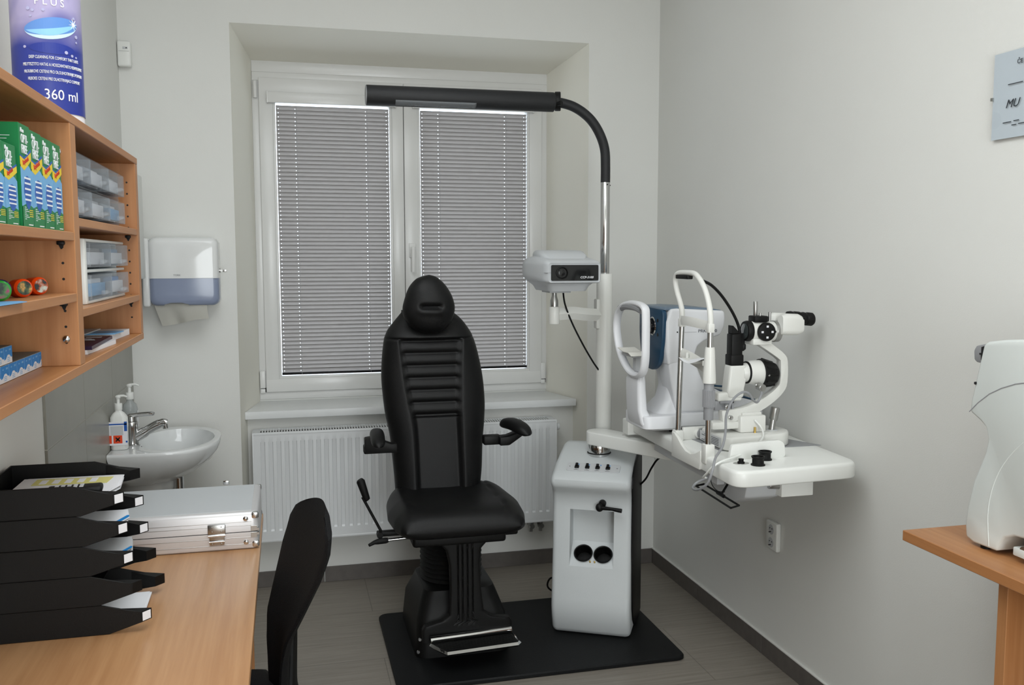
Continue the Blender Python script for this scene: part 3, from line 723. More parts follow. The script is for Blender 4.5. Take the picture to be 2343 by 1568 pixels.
def wrap(o):
    """bend a flat child mesh (x = arc length, y = height) round the bottle"""
    for v in o.data.vertices:
        s, h, d = v.co.x, v.co.y, v.co.z
        a = VA + s / DR; r = DR + .0012 + d
        v.co = (DC[0] + r * math.cos(a), DC[1] + r * math.sin(a), h)
VA = math.atan2(-DC[1], -DC[0]) + .17          # bearing of the bottle's front
def wtext(s, size, x, z, **k):
    o = text('lettering', s, size, Matrix.Translation((x, z, .0004)), M_white_ink, bd, align='CENTER', **k); wrap(o); return o
def wshape(nm, pts, m, d=.0006):
    g = G().prism(pts, 'z', 0, d); bmesh.ops.triangulate(g.bm, faces=g.bm.faces); 
    bmesh.ops.subdivide_edges(g.bm, edges=g.bm.edges[:], cuts=1)
    o = obj(nm, g, m, bd, smooth=0); wrap(o); return o
wtext('360 ml', .034, .016, 1.974, sx=.86)
for i, s in enumerate(('HLBOKE CISTENI PRE DLHOTRVAJACI COMFORT', 'HLOUBKOVE CISTENI PRO DLOUHOTRVAJICI POHODLI', 'MELYTISZTITO HATAS A HOSSZANTARTO KENYELEMERT', 'DEEP CLEANING FOR COMFORT THAT LASTS')):
    wtext(s, .0102, .004, 2.017 + .0165 * i, sx=.55, off=0)
wtext('P L U S', .024, -.004, 2.190, sx=.9)
Z0 = 2.143
lens = [(.060 * math.cos(a) * 1.02 + .0, Z0 + .020 * math.sin(a) + .010 * math.cos(a)) for a in [2 * PI * k / 40 for k in range(40)]]
low = [(x, z - .010 * (1 - (x / .064) ** 2)) for x, z in lens]
wshape('lens_rim', low, M_cyanlt, .0005); wshape('lens_bowl', lens, mat('lens_blue', (96, 142, 208), .2), .0009)
sl = [(-.058 + .118 * t, Z0 - .012 + .026 * t - .006 * math.sin(PI * t)) for t in [k / 12 for k in range(13)]] + [(.060 - .118 * t, Z0 + .012 - .026 * t - .020 * math.sin(PI * t)) for t in [k / 12 for k in range(1, 12)]]
wshape('lens_inner', sl, M_cyan, .0012)
sh_pts = [(.052 * math.cos(a), 2.092 + .013 * math.sin(a)) for a in [2 * PI * k / 28 for k in range(28)]]
wshape('lens_mirror_image', sh_pts, M_indigo, .0004)
star = [((.014 if k % 2 == 0 else .003) * math.cos(PI * k / 8 + .2) + .050, Z0 + .012 + (.014 if k % 2 == 0 else .003) * math.sin(PI * k / 8 + .2)) for k in range(16)]
wshape('sparkle', star, M_white_ink, .0016)
random.seed(3)
for (x, z, r) in ((-.050, 2.180, .005), (-.040, 2.176, .004), (-.018, 2.178, .004), (-.045, 2.163, .003), (.058, 2.128, .005), (.058, 2.115, .003), (.028, 2.086, .005), (.043, 2.081, .004), (.055, 2.079, .003), (-.062, 2.093, .004), (.058, 2.070, .003), (.052, 2.17, .004)):
    wshape('droplet', [(x + r * .8 * math.cos(a), z + r * .8 * math.sin(a)) for a in [2 * PI * k / 12 for k in range(12)]], MATS.get('droplet') or mat('droplet', (176, 176, 210), .1), .0014)
g = G().prism([(2.215, ZT1), (2.250, ZT1 + .025), (2.262, ZT1 + .030), (2.29, ZT1 + .012), (2.31, ZT1)], 'x', -.462, -.455).prism([(2.25, ZT1), (2.262, ZT1 + .030), (2.32, ZT1)], 'x', -.470, -.463)
tag(obj('folded_card', g, M_label, smooth=0), 'folded white card standing on the shelf top before the display bottle', 'card')
# ------------------------------------------------------------------ washbasin
sk = thing('washbasin', 'white ceramic washbasin on the left wall behind the aluminium case', 'washbasin', (-.48, 3.93, .7))
WC = Vector((-.480, 3.93, .855))
def basin_outline(s, n=56):
    """plan outline, s = 1 at the rim: straight back along the left wall, round front"""
    pts = []
    for k in range(n):
        a = 2 * PI * k / n; c, q = math.cos(a), math.sin(a)
        x = .205 * (abs(c) ** .9) * (1 if c > 0 else -1); y = .285 * (abs(q) ** .85) * (1 if q > 0 else -1)
        if c < 0: mx = max(abs(c), abs(q)); x = -.193 * abs(c) / mx; y = .285 * q / mx
        pts.append((x * s, y * (s if c > 0 else min(1, s ** .8)) ))
    return pts
rings = []
def ring(s, z, dx=0.0):
    rings.append([(max(WC.x + dx + x, XL + .009), WC.y + y, WC.z + z) for x, y in basin_outline(s)])
for s, z, dx in ((.30, -.16, -.06), (.50, -.150, -.05), (.72, -.115, -.03), (.88, -.075, -.01), (.965, -.035, 0), (.995, -.012, 0), (1.0, -.004, 0), (.985, .002, 0), (.95, .003, 0)): ring(s, z, dx)
n0 = len(rings[0])
for s, z, dx in ((1.0, .001, 0), (.985, -.006, 0), (.95, -.03, 0), (.86, -.065, 0), (.70, -.09, 0), (.45, -.105, 0), (.16, -.112, 0), (.04, -.114, 0)):
    R = []
    for k in range(n0):
        a = 2 * PI * k / n0
        R.append((WC.x + .030 + .148 * s * math.cos(a), WC.y + .228 * s * math.sin(a), WC.z + z))
    rings.append(R)
g = G().loft(rings)
obj('basin', g, M_ceramic, sk, smooth=50)
obj('overflow_hole', G().ball((-.588, 3.93, .822), .010, (.25, .6, 1)), M_dark, sk)
g = G().lathe([(.0, .005), (.028, .004), (.031, .0), (.0, -.002)], (-.45, 3.93, .742), 28); obj('drain', g, M_chrome, sk)
rings = []
for z, s in ((.70, 1.0), (.66, 1.0), (.60, .82), (.50, .62), (.42, .5)):
    rings.append([(-.575 + .11 * s * math.cos(2 * PI * k / 32) - .02 * (1 - s), 3.93 + .10 * s * math.sin(2 * PI * k / 32), z) for k in range(32)])
obj('trap_cover', G().loft(rings), M_ceramic, sk)
g = G().cyl((-.45, 3.93, .70), (-.45, 3.93, .62), .022, seg=20).tube(spl([(-.45, 3.93, .64), (-.45, 3.93, .56), (-.50, 3.93, .53), (-.56, 3.93, .56), (-.66, 3.93, .57)], 6), .016, 14)
obj('trap', g, M_chrome, sk)
# tap
tp = thing('mixer_tap', 'chrome single lever mixer tap on the washbasin', 'tap', (-.605, 3.82, .858))
tx, ty = -.605, 3.82
g = G().lathe([(0, 0), (.030, 0), (.031, .006), (.026, .010), (.024, .03), (.025, .075), (.026, .09), (.024, .098), (0, .10)], (tx, ty, .857), 28)
obj('body', g, M_chrome, tp)
g = G().tube(spl([(tx, ty, .885), (tx + .04, ty, .905), (tx + .085, ty - .004, .932), (tx + .118, ty - .006, .946), (tx + .130, ty - .007, .942)], 6), [.021] * 8 + [.018] * 8 + [.016] * 9, 16, sx=.85)
obj('spout', g, M_chrome, tp)
obj('aerator', G().cyl((tx + .126, ty - .007, .940), (tx + .128, ty - .007, .922), .0105, seg=18), M_chrome, tp)
g = G().lathe([(0, 0), (.023, 0), (.022, .018), (.012, .026), (0, .028)], (tx, ty, .957), 24).tube(spl([(tx - .005, ty, .976), (tx + .03, ty - .004, .981), (tx + .075, ty - .01, .984), (tx + .088, ty - .012, .982)], 4), [.011, .010, .010, .009, .009, .009, .009, .009, .009, .008, .008, .007, .005], 12, sx=1.6)
obj('lever', g, M_chrome, tp)
# soap bottles
def pump(g, x, y, z, s=1.0):
    g.cyl((x, y, z), (x, y, z + .026 * s), .0145 * s, seg=20, b=.001).cyl((x, y, z + .026 * s), (x, y, z + .046 * s), .006 * s, seg=12)
    g.lathe([(0, 0), (.009 * s, 0), (.011 * s, .006 * s), (.006 * s, .011 * s), (0, .012 * s)], (x, y, z + .046 * s), 16)
    g.tube([(x, y, z + .054 * s), (x + .022 * s, y - .003, z + .055 * s), (x + .034 * s, y - .004, z + .050 * s)], [.005 * s, .0045 * s, .003 * s], 8)
    return g
b1 = thing('soap_dispenser_bottle', 'white pump bottle with a blue edged label and orange hazard square on the washbasin', 'bottle', (-.640, 3.755, .857))
bx, by, bz = -.640, 3.755, .858
g = G(); R = []
for z, w, d in ((0, .028, .021), (.004, .0315, .0245), (.10, .0325, .0255), (.128, .031, .024), (.143, .020, .017), (.150, .012, .012), (.156, .012, .012)):
    R.append([(bx + p[0], by + p[1], bz + z) for p in rrect(-w, w, -d, d, min(w, d) * .7, 5)])
obj('bottle_body', G().loft(R), M_white, b1, smooth=50)
obj('pump', pump(G(), bx, by, bz + .155, 1.0), M_white, b1)
obj('label', G().box(bx - .0325, bx + .0325, by - .0262, by - .0252, bz + .02, bz + .112, .0002, 1), M_label, b1, smooth=0)
o = obj('label_stripe', G().box(bx - .0325, bx + .0325, by - .0268, by - .0254, bz + .100, bz + .105).box(bx + .022, bx + .0325, by - .0268, by - .0254, bz + .075, bz + .112).box(bx + .026, bx + .0325, by - .0268, by - .0254, bz + .030, bz + .037), M_pblue, b1, smooth=0)
obj('label_panel', G().box(bx - .028, bx + .018, by - .0268, by - .0254, bz + .060, bz + .096), M_lgrey, b1, smooth=0)
o = obj('hazard_square', G().box(bx - .018, bx + .014, by - .0272, by - .0254, bz + .028, bz + .059).box(bx - .0325, bx - .024, by - .0268, by - .0254, bz + .028, bz + .059), M_orangehaz, b1, smooth=0)
c, s = bx - .002, bz + .0435
g = G()
for a in (PI / 4, -PI / 4): g.box(-.0105, .0105, -.0003, .0003, -.0026, .0026, M=Matrix.Translation((c, by - .0275, s)) @ Matrix.Rotation(a, 4, 'Y'))
obj('hazard_cross', g, M_dark, o, smooth=0)
b2 = thing('soap_dispenser_bottle', 'clear pump bottle with a white pump behind the tap', 'bottle', (-.640, 4.02, .857))
bx, by = -.640, 4.02; R = []
for z, w in ((0, .028), (.004, .031), (.115, .031), (.135, .026), (.148, .013), (.158, .013)):
    R.append([(bx + w * math.cos(2 * PI * k / 24), by + w * math.sin(2 * PI * k / 24), bz + z) for k in range(24)])
obj('bottle_body', G().loft(R), M_bottle_clear, b2, smooth=50)
obj('pump', pump(G(), bx, by, bz + .157, 1.12), M_white, b2)
obj('label', G().box(bx + .0305, bx + .0315, by - .022, by + .010, bz + .04, bz + .11, .0002, 1), M_label, b2, smooth=0)
# ------------------------------------------------------------------ desk
DZ = .74
dk = thing('desk', 'pale beech desk along the left wall', 'desk', (-.385, 1.7, 0))
g = G().box(XL + .002, -.0905, .35, 3.12, DZ - .026, DZ, .0025)
obj('desktop', g, M_desk, dk)
for y in (.37, 3.05): obj('side_panel', G().box(XL + .01, -.13, y, y + .022, 0, DZ - .026, .001, 1), M_beech_z, dk, smooth=0)
obj('modesty_panel', G().box(XL + .02, XL + .038, .39, 3.05, .35, DZ - .026), M_beech_z, dk, smooth=0)
obj('drawer_box', G().box(XL + .05, -.14, .6, 1.05, .15, DZ - .026, .002), M_beech_z, dk, smooth=0)
# ------------------------------------------------------------------ aluminium case
cs = thing('aluminium_case', 'silver aluminium carrying case lying on the far end of the desk', 'case', (-.33, 2.92, DZ))
CX0, CX1, CY0, CY1, CZ1 = -.570, -.094, 2.735, 3.085, .853
mid = .793
def caseshell(z0, z1, top):
    g = G(); g.prism(rrect(CX0, CX1, CY0, CY1, .016, 4), 'z', z0, z1, b=.006 if False else 0)
    return g
R = [[(x, y, z) for x, y in rrect(CX0 + i, CX1 - i, CY0 + i, CY1 - i, .016, 4)] for z, i in ((DZ + .0006, .006), (DZ + .004, .0015), (DZ + .008, 0), (mid - .0012, 0))]
obj('lower_shell', G().loft(R), M_alu, cs)
R = [[(x, y, z) for x, y in rrect(CX0 + i, CX1 - i, CY0 + i, CY1 - i, .016, 4)] for z, i in ((mid + .0012, 0), (CZ1 - .013, 0), (CZ1 - .006, .002), (CZ1 - .002, .006), (CZ1, .013))]
obj('lid_frame', G().loft(R), M_alu, cs)
obj('seam', G().box(CX0 + .003, CX1 - .003, CY0 + .003, CY1 - .003, mid - .0014, mid + .0014), M_dark, cs, smooth=0)
obj('lid_panel', G().box(CX0 + .02, CX1 - .02, CY0 + .018, CY1 - .016, CZ1 - .002, CZ1 + .0008, .0003, 1), M_alupanel, cs)
g = G()
for z in (.756, .776, .812, .823): g.box(CX0 + .018, CX1 - .02, CY0 - .0008, CY0 + .002, z, z + .0016, .0004, 1)
obj('groove_rib', g, M_steel, cs)
for x in (CX1 - .004, CX0 + .004):
    for z in (DZ + .005, CZ1 - .022):
        g = G().box(x - .016, x + .0055, CY0 - .0025, CY0 + .018, z, z + .020, .006, 3) if x > -.3 else G().box(x - .0055, x + .016, CY0 - .0025, CY0 + .018, z, z + .020, .006, 3)
        obj('corner_cap', g, M_chrome, cs)
        g = G().box(x - .016, x + .0055, CY1 - .018, CY1 + .0025, z, z + .020, .006, 3) if x > -.3 else G().box(x - .0055, x + .016, CY1 - .018, CY1 + .0025, z, z + .020, .006, 3)
        obj('corner_cap', g, M_chrome, cs)
for x in (-.212, -.470):
    g = G().box(x - .021, x + .021, CY0 - .005, CY0, .759, .822, .003).box(x - .025, x + .025, CY0 - .008, CY0 - .002, .788, .822, .003)
    l = obj('latch', g, M_steel, cs)
    obj('latch_roll', G().cyl((x - .024, CY0 - .008, .789), (x + .024, CY0 - .008, .789), .0045, seg=14).cyl((x - .022, CY0 - .007, .771), (x + .022, CY0 - .007, .771), .003, seg=12), M_chrome, l)
    g = G()
    for dx in (-.013, .013):
        for z in (.8155, .8015, .7645): g.ball((x + dx, CY0 - .0082 if z > .79 else CY0 - .0052, z), .0022, (1, .5, 1), 10)
    obj('rivet', g, M_steel, l)
for x, z in ((CX1 - .036, .833), (CX1 - .036, .762), (CX0 + .036, .833), (CX0 + .036, .762)):
    g = G().lathe([(0, 0), (.0075, 0), (.007, .0025), (.004, .004), (0, .0045)], (0, 0, 0), 20, M=Matrix.Translation((x, CY0, z)) @ Matrix.Rotation(PI / 2, 4, 'X')); obj('stud', g, M_chrome, cs)
g = G().box(CX1 - .022, CX1 - .004, CY0 - .0016, CY0 + .001, mid + .002, mid + .018, .0005, 1).box(CX1 - .022, CX1 - .004, CY0 - .0016, CY0 + .001, mid - .018, mid - .002, .0005, 1)
g.box(CX1 - .006, CX1 + .0016, CY0 - .0016, CY0 + .02, mid + .003, mid + .010).box(CX1 - .006, CX1 + .0016, CY0 - .0016, CY0 + .02, mid - .010, mid - .003)
obj('corner_strap', g, M_steel, cs)
obj('lid_stay', G().box(-.2145, -.1955, CY1 - .002, CY1 + .004, .8535, .868, .003).box(-.213, -.191, CY1, CY1 + .003, .80, .848, .001), M_chrome, cs)
# ------------------------------------------------------------------ letter trays
def tray(z0, xt, y0, label, lab_near, lab_far, yw=.262):
    t = thing('letter_tray', label, 'letter tray', (-.5, y0 + yw / 2, z0), 'stacked black letter trays')
    xb = XL + .012; h = .0698
    prof = [(xb, z0), (xt - .072, z0), (xt, z0 + .022), (xt, z0 + .045), (xt - .088, z0 + h), (xb, z0 + h)]
    def wall(ya, yb): return G().prism(prof, 'y', ya, yb, .0012, 1)
    obj('near_wall', wall(y0, y0 + .004), M_blackp, t)
    obj('far_wall', wall(y0 + yw - .004, y0 + yw), M_blackp, t)
    obj('back_wall', G().box(xb, xb + .004, y0, y0 + yw, z0, z0 + h, .001, 1), M_blackp, t)
    obj('tray_floor', G().box(xb, xt - .095, y0 + .002, y0 + yw - .002, z0 + .001, z0 + .004), M_blackp, t)
    for (ya, yb, lb) in ((y0, y0 + .030, lab_near), (y0 + yw - .030, y0 + yw, lab_far)):
        far = ya > y0 + .01; ya = ya + (.006 if far else -.0005); wy = .0055; yq = (yb - wy, yb) if far else (ya, ya + wy)
        a, b = (xt - .003, ya), (xt + .017, ya + .023)
        rA = [(xt - .062, yq[0], z0 + .009), (xt - .062, yq[1], z0 + .009), (xt - .062, yq[1], z0 + .058), (xt - .062, yq[0], z0 + .058)]
        rB = [(a[0], a[1], z0 + .0215), (b[0], b[1], z0 + .0215), (b[0], b[1], z0 + .0465), (a[0], a[1], z0 + .0465)]
        g = G().loft([rA, rB])
        o = obj('label_holder', g, M_blackp, t)
        if lb:
            Mr = frame(((a[0] + b[0]) / 2 + .0002, (a[1] + b[1]) / 2 - .0002, z0 + .034), (b[0] - a[0], b[1] - a[1], 0), (0, 0, 1))
            obj('label_card', G().box(-.0115, .0115, -.0100, .0100, 0, .0008, M=Mr), M_label, o, smooth=0)
    return t
TR = [(DZ + .0005, -.338, 2.175, 'bottom black letter tray of the stack, loose white papers spilling out of it', True, False),
      (DZ + .0707, -.356, 2.172, 'black letter tray second from the bottom of the stack, without any white labels', False, False),
      (DZ + .1409, -.372, 2.172, 'middle black letter tray of the stack with a spiral magazine in it', True, True),
      (DZ + .2111, -.381, 2.172, 'black letter tray directly under the topmost one, a blue edged folder in it', True, True),
      (DZ + .2813, -.387, 2.172, 'topmost black letter tray of the stack, filled with papers and a black handset', True, False)]
for a in TR: tray(*a)
def sheets(nm, pts, z, n, m, label, cat='paper', dz=.0006, jit=.004, g_extra=None):
    g = G(); random.seed(int(z * 1e4))
    for k in range(n):
        dx, dy = random.uniform(-jit, jit), random.uniform(-jit, jit)
        g.prism([(x + dx, y + dy) for x, y in pts], 'z', z + dz * 1.6 * k, z + dz * 1.6 * k + dz)
    return tag(obj(nm, g, m, smooth=0), label, cat)
z = TR[0][0] + .005
sheets('paper_stack', [(-.62, 2.21), (-.395, 2.20), (-.350, 2.28), (-.352, 2.405), (-.62, 2.405)], z, 9, M_paper, 'loose white papers sticking out of the bottom letter tray')
z = TR[2][0] + .005
o = sheets('magazine', [(-.62, 2.21), (-.42, 2.20), (-.378, 2.31), (-.392, 2.405), (-.62, 2.405)], z, 7, M_lgrey, 'grey magazine with a blue edge in the middle letter tray', 'magazine', .0012)
obj('blue_cover', G().prism([(-.422, 2.199), (-.376, 2.312), (-.380, 2.314), (-.428, 2.199)], 'z', z + .0136, z + .017), M_bbox, o, smooth=0)
z = TR[3][0] + .005
o = sheets('folder', [(-.62, 2.21), (-.425, 2.20), (-.385, 2.33), (-.400, 2.405), (-.62, 2.405)], z, 8, M_paper, 'white folder with a blue edge in the tray under the topmost one', 'folder', .0012)
obj('blue_edge', G().prism([(-.427, 2.199), (-.383, 2.332), (-.388, 2.333), (-.433, 2.199)], 'z', z + .0155, z + .019), M_bbox, o, smooth=0)
z = TR[4][0] + .028
o = sheets('paper_stack', [(-.63, 2.24), (-.425, 2.205), (-.398, 2.30), (-.408, 2.415), (-.63, 2.42)], z, 10, M_paper, 'white papers with a yellow printed table in the topmost letter tray')
obj('yellow_table', G().prism([(-.60, 2.34), (-.43, 2.33), (-.425, 2.39), (-.60, 2.40)], 'z', z + .0095, z + .0106), mat('faded_yellow', (214, 208, 130), .7), o, smooth=0)
g = G()
for k in range(5): g.box(-.585 + .028 * k, -.570 + .028 * k, 2.345, 2.385, z + .0105, z + .0112)
obj('table_cells', g, M_paper, o, smooth=0)
hs = thing('handset', 'black handset with rows of keys on the papers of the topmost tray', 'handset', (-.47, 2.21, z))
M = Matrix.Translation((-.462, 2.207, z + .022)) @ Matrix.Rotation(.10, 4, 'Z')
obj('shell', G().box(-.07, .045, -.022, .022, -.004, .013, .006, 3, M=M), M_blackp, hs)
g = G()
for i in range(5):
    for j in range(3): g.box(-.055 + .013 * i, -.046 + .013 * i, -.015 + .011 * j, -.008 + .011 * j, .0125, .0145, .0008, 1, M=M)
obj('keys', g, M_lgrey, hs)
tag(obj('card', G().prism([(-.645, 2.20), (-.60, 2.19), (-.59, 2.24), (-.64, 2.26)], 'z', z + .012, z + .016), M_paper, smooth=0), 'small white folded card at the left edge of the topmost tray', 'card')
# ------------------------------------------------------------------ office chair
oc = thing('office_chair', 'black mesh backed office chair pushed in at the desk', 'office chair', (-.18, 2.36, 0))
u = Vector((.36, -1.75, 0)).normalized()         # along the width of the back, towards the camera
nb = Vector((u.y, -u.x, 0)).normalized() * 1      # towards the sitter
if nb.x > 0: nb = -nb
c0 = Vector((.028, 2.40, 0))
def back(s, t, off):
    """s across -1..1, t height 0..1"""
    zb, zt = .44, .960
    wdt = lerp([(0, .080), (.15, .085), (.3, .110), (.5, .158), (.72, .205), (.86, .212), (.94, .18), (1, .10)], t)
    z = zb + (zt - zb) * t
    lean = lerp([(0, -.060), (.24, -.058), (.38, -.050), (.6, -.010), (.8, .026), (1, .056)], t)      # recline away from the desk
    curve = .022 * (s * s)
    p = c0 + u * (s * wdt) - nb * lean + nb * curve + nb * off
    return (p.x, p.y, z - .018 * s * s * (2 * t - .9))
def thick(a, b): return .010 * math.sqrt(max(0, 1 - (2 * a - 1) ** 8)) * math.sqrt(max(0, 1 - (2 * b - 1) ** 12))
g = G().shell(lambda a, b: back(2 * a - 1, b, thick(a, b)), lambda a, b: back(2 * a - 1, b, -thick(a, b) * 1.3), 24, 28)
M_mesh = bpy.data.materials.new('chair_mesh'); M_mesh.use_nodes = True; _nt = M_mesh.node_tree; _p = _nt.nodes['Principled BSDF']
_p.inputs['Base Color'].default_value = rgb(12, 12, 14); _p.inputs['Roughness'].default_value = .75; _p.inputs['Specular IOR Level'].default_value = .25
_tc = _nt.nodes.new('ShaderNodeTexCoord'); _v = _nt.nodes.new('ShaderNodeTexVoronoi'); _v.inputs['Scale'].default_value = 420
_b = _nt.nodes.new('ShaderNodeBump'); _b.inputs['Strength'].default_value = .5; _b.inputs['Distance'].default_value = .002
_nt.links.new(_tc.outputs['Object'], _v.inputs['Vector']); _nt.links.new(_v.outputs['Distance'], _b.inputs['Height']); _nt.links.new(_b.outputs[0], _p.inputs['Normal'])
obj('backrest', g, M_mesh, oc)
bp = [Vector(back(0, .40, -.016)), Vector(back(0, .10, -.02)), Vector(back(0, .02, -.02)), c0 + nb * .075 + Vector((0, 0, .43)), c0 + nb * .10 + Vector((0, 0, .405)), c0 + nb * .20 + Vector((0, 0, .395))]
obj('back_support', G().tube(spl(bp, 6), [.012 + .006 * min(1, k / 8) for k in range(31)], 14, sx=2.4), M_blackp, oc)
sc = c0 + nb * .26
def seatf(a, b, top):
    x, y = 2 * a - 1, 2 * b - 1; e = math.sqrt(max(0, 1 - abs(x) ** 5)) * math.sqrt(max(0, 1 - abs(y) ** 5))
    p = sc + u * (x * .225 * (1 - .08 * y * y)) + nb * (y * .215 * (1 - .10 * x * x))
    return (p.x, p.y, (.430 if top else .410) + (.028 if top else -.03) * e)
obj('seat', G().shell(lambda a, b: seatf(a, b, 1), lambda a, b: seatf(a, b, 0), 20, 20), M_mesh, oc)
obj('gas_column', G().cyl((sc.x, sc.y, .10), (sc.x, sc.y, .30), .025, seg=20).cyl((sc.x, sc.y, .29), (sc.x, sc.y, .42), .015, seg=16), M_blackp, oc)
for k in range(5):
    a = 2 * PI * k / 5 + .5; d = Vector((math.cos(a), math.sin(a), 0)); e1 = Vector((sc.x, sc.y, 0)) + d * .29
    o = obj('base_leg', G().tube([(sc.x, sc.y, .115), tuple(e1 + Vector((0, 0, .075)))], [.024, .016], 12), M_blackp, oc)
    obj('caster', G().cyl(tuple(e1 + Vector((-d.y, d.x, 0)) * .02 + Vector((0, 0, .027))), tuple(e1 - Vector((-d.y, d.x, 0)) * .02 + Vector((0, 0, .027))), .026, seg=18, b=.003).cyl(tuple(e1 + Vector((0, 0, .05))), tuple(e1 + Vector((0, 0, .08))), .006, seg=8), M_blackp, o)
# ------------------------------------------------------------------ right-hand table with instrument
TZ = .920
wt = thing('beech_wall_table', 'narrow high beech table against the right wall carrying a white instrument', 'table', (1.66, 1.5, 0))
obj('tabletop', G().box(1.483, XR - .002, 1.0, 1.915, TZ - .026, TZ, .0015, 1), M_beech_y, wt, smooth=0)
obj('leg_panel', G().box(1.530, XR - .012, 1.620, 1.648, 0, TZ - .026, .001, 1), M_beech_z, wt, smooth=0)
obj('leg_panel', G().box(1.555, XR - .012, 1.06, 1.088, 0, TZ - .026, .001, 1), M_beech_z, wt, smooth=0)
obj('stretcher', G().box(XR - .04, XR - .022, 1.088, 1.62, .55, .80, .001, 1), M_beech_y, wt, smooth=0)
dv = thing('white_instrument', 'white curved eye testing instrument on the narrow beech table at the right edge', 'instrument', (1.68, 1.5, TZ))
pr = [(1.764, .928), (1.789, .935), (1.793, .965), (1.790, 1.000), (1.772, 1.076), (1.752, 1.120), (1.740, 1.150), (1.734, 1.183), (1.742, 1.207), (1.760, 1.220), (1.794, 1.236), (1.792, 1.262), (1.774, 1.340), (1.760, 1.398), (1.748, 1.406), (1.700, 1.414), (1.640, 1.420), (1.50, 1.424), (1.32, 1.41), (1.22, 1.34), (1.20, 1.2), (1.20, .928), (1.55, .928), (1.560, .944), (1.580, .968), (1.615, .982), (1.643, .980), (1.672, .968), (1.686, .948), (1.692, .930)]
obj('body', G().prism(pr, 'x', 1.560, 1.800, .006, 2, ang=40), M_devw, dv, smooth=45)
sm = [(1.795, 1.236), (1.768, 1.262), (1.735, 1.287), (1.700, 1.305), (1.66, 1.320), (1.62, 1.329), (1.55, 1.335), (1.45, 1.336)]
obj('seam', G().tube([(1.5600, y, z) for y, z in sm], .0013, 6), M_greyp, dv)
arc = spl([(1.5596, 1.715, .935), (1.5596, 1.722, 1.02), (1.5596, 1.702, 1.10), (1.5596, 1.655, 1.17), (1.5596, 1.58, 1.23), (1.5596, 1.45, 1.28), (1.5596, 1.25, 1.30)], 6)
obj('panel_edge', G().tube([(x + .0004, y, z) for x, y, z in arc], .0010, 8), M_devw, dv)
obj('grip', G().prism([(1.757, 1.402), (1.800, 1.392), (1.808, 1.380), (1.806, 1.358), (1.796, 1.352), (1.768, 1.354)], 'x', 1.575, 1.785, .004, 2), M_greyp, dv)
obj('vent', G().prism([(1.757, 1.398), (1.782, 1.390), (1.782, 1.360), (1.768, 1.356)], 'x', 1.5735, 1.576).box(1.572, 1.5745, 1.770, 1.786, 1.372, 1.376), M_dark, dv, smooth=0)
obj('screw', G().cyl((1.558, 1.779, 1.306), (1.562, 1.779, 1.306), .0035, seg=12), M_dark, dv)
obj('recess_bolt', G().cyl((1.566, 1.622, .952), (1.572, 1.622, .952), .010, seg=16), M_steel, dv)
for x, y in ((1.58, 1.745), (1.78, 1.745), (1.58, 1.25), (1.78, 1.25)): obj('foot', G().cyl((x, y, TZ), (x, y, .930), .012, seg=16), M_blackp, dv)
obj('chin_pod', G().box(1.60, 1.76, 1.56, 1.66, TZ, .955, .006).box(1.565, 1.60, 1.575, 1.65, .935, .955, .003), M_devw, dv)
def round_poly(pts, r, n=5):
    out = []; N = len(pts)
    for i in range(N):
        p = Vector(pts[i]).to_2d(); a = (Vector(pts[i - 1]).to_2d() - p); b = (Vector(pts[(i + 1) % N]).to_2d() - p)
        rr = min(r, a.length * .45, b.length * .45); a = p + a.normalized() * rr; b = p + b.normalized() * rr
        for k in range(n + 1):
            t = k / n; q = a * (1 - t) ** 2 + p * 2 * t * (1 - t) + b * t * t; out.append((q.x, q.y))
    return out
# ------------------------------------------------------------------ base plate
bp_ = thing('base_plate', 'black base plate on the floor under the examination chair and the instrument stand', 'base plate', (.94, 3.58, 0))
rings = [[(x, y, z) for x, y in rrect(.367 + i, 1.517 - i, 3.215 + i, 3.945 - i, .035)] for z, i in ((0, .004), (.004, 0), (.014, 0), (.019, .004))]
obj('plate', G().loft(rings), M_plate, bp_)
PZ = .0192
# ------------------------------------------------------------------ examination chair
ch = thing('examination_chair', 'black leather examination chair with headrest, armrests and footplate, in front of the window', 'examination chair', (.64, 3.64, PZ))
Lz = [(.600, .420), (.684, .417), (.79, .409), (.882, .400), (.961, .385), (1.05, .376), (1.134, .373), (1.247, .384), (1.293, .397), (1.323, .417), (1.376, .462)]
Rz = [(.600, .770), (.657, .775), (.726, .783), (.831, .789), (.924, .799), (1.004, .803), (1.108, .796), (1.206, .778), (1.269, .760), (1.304, .742), (1.345, .712), (1.376, .675)]
IL = [(.60, .506), (.686, .504), (.87, .500), (.954, .492), (1.008, .480), (1.112, .464), (1.263, .445), (1.29, .450), (1.376, .520)]
IR = [(.60, .690), (.675, .689), (.861, .685), (.958, .682), (1.008, .682), (1.164, .689), (1.26, .699), (1.30, .690), (1.376, .620)]
Lz, Rz, IL, IR = (smooth_tab(q) for q in (Lz, Rz, IL, IR))
def sm(e0, e1, x):
    t = max(0, min(1, (x - e0) / (e1 - e0))); return t * t * (3 - 2 * t)
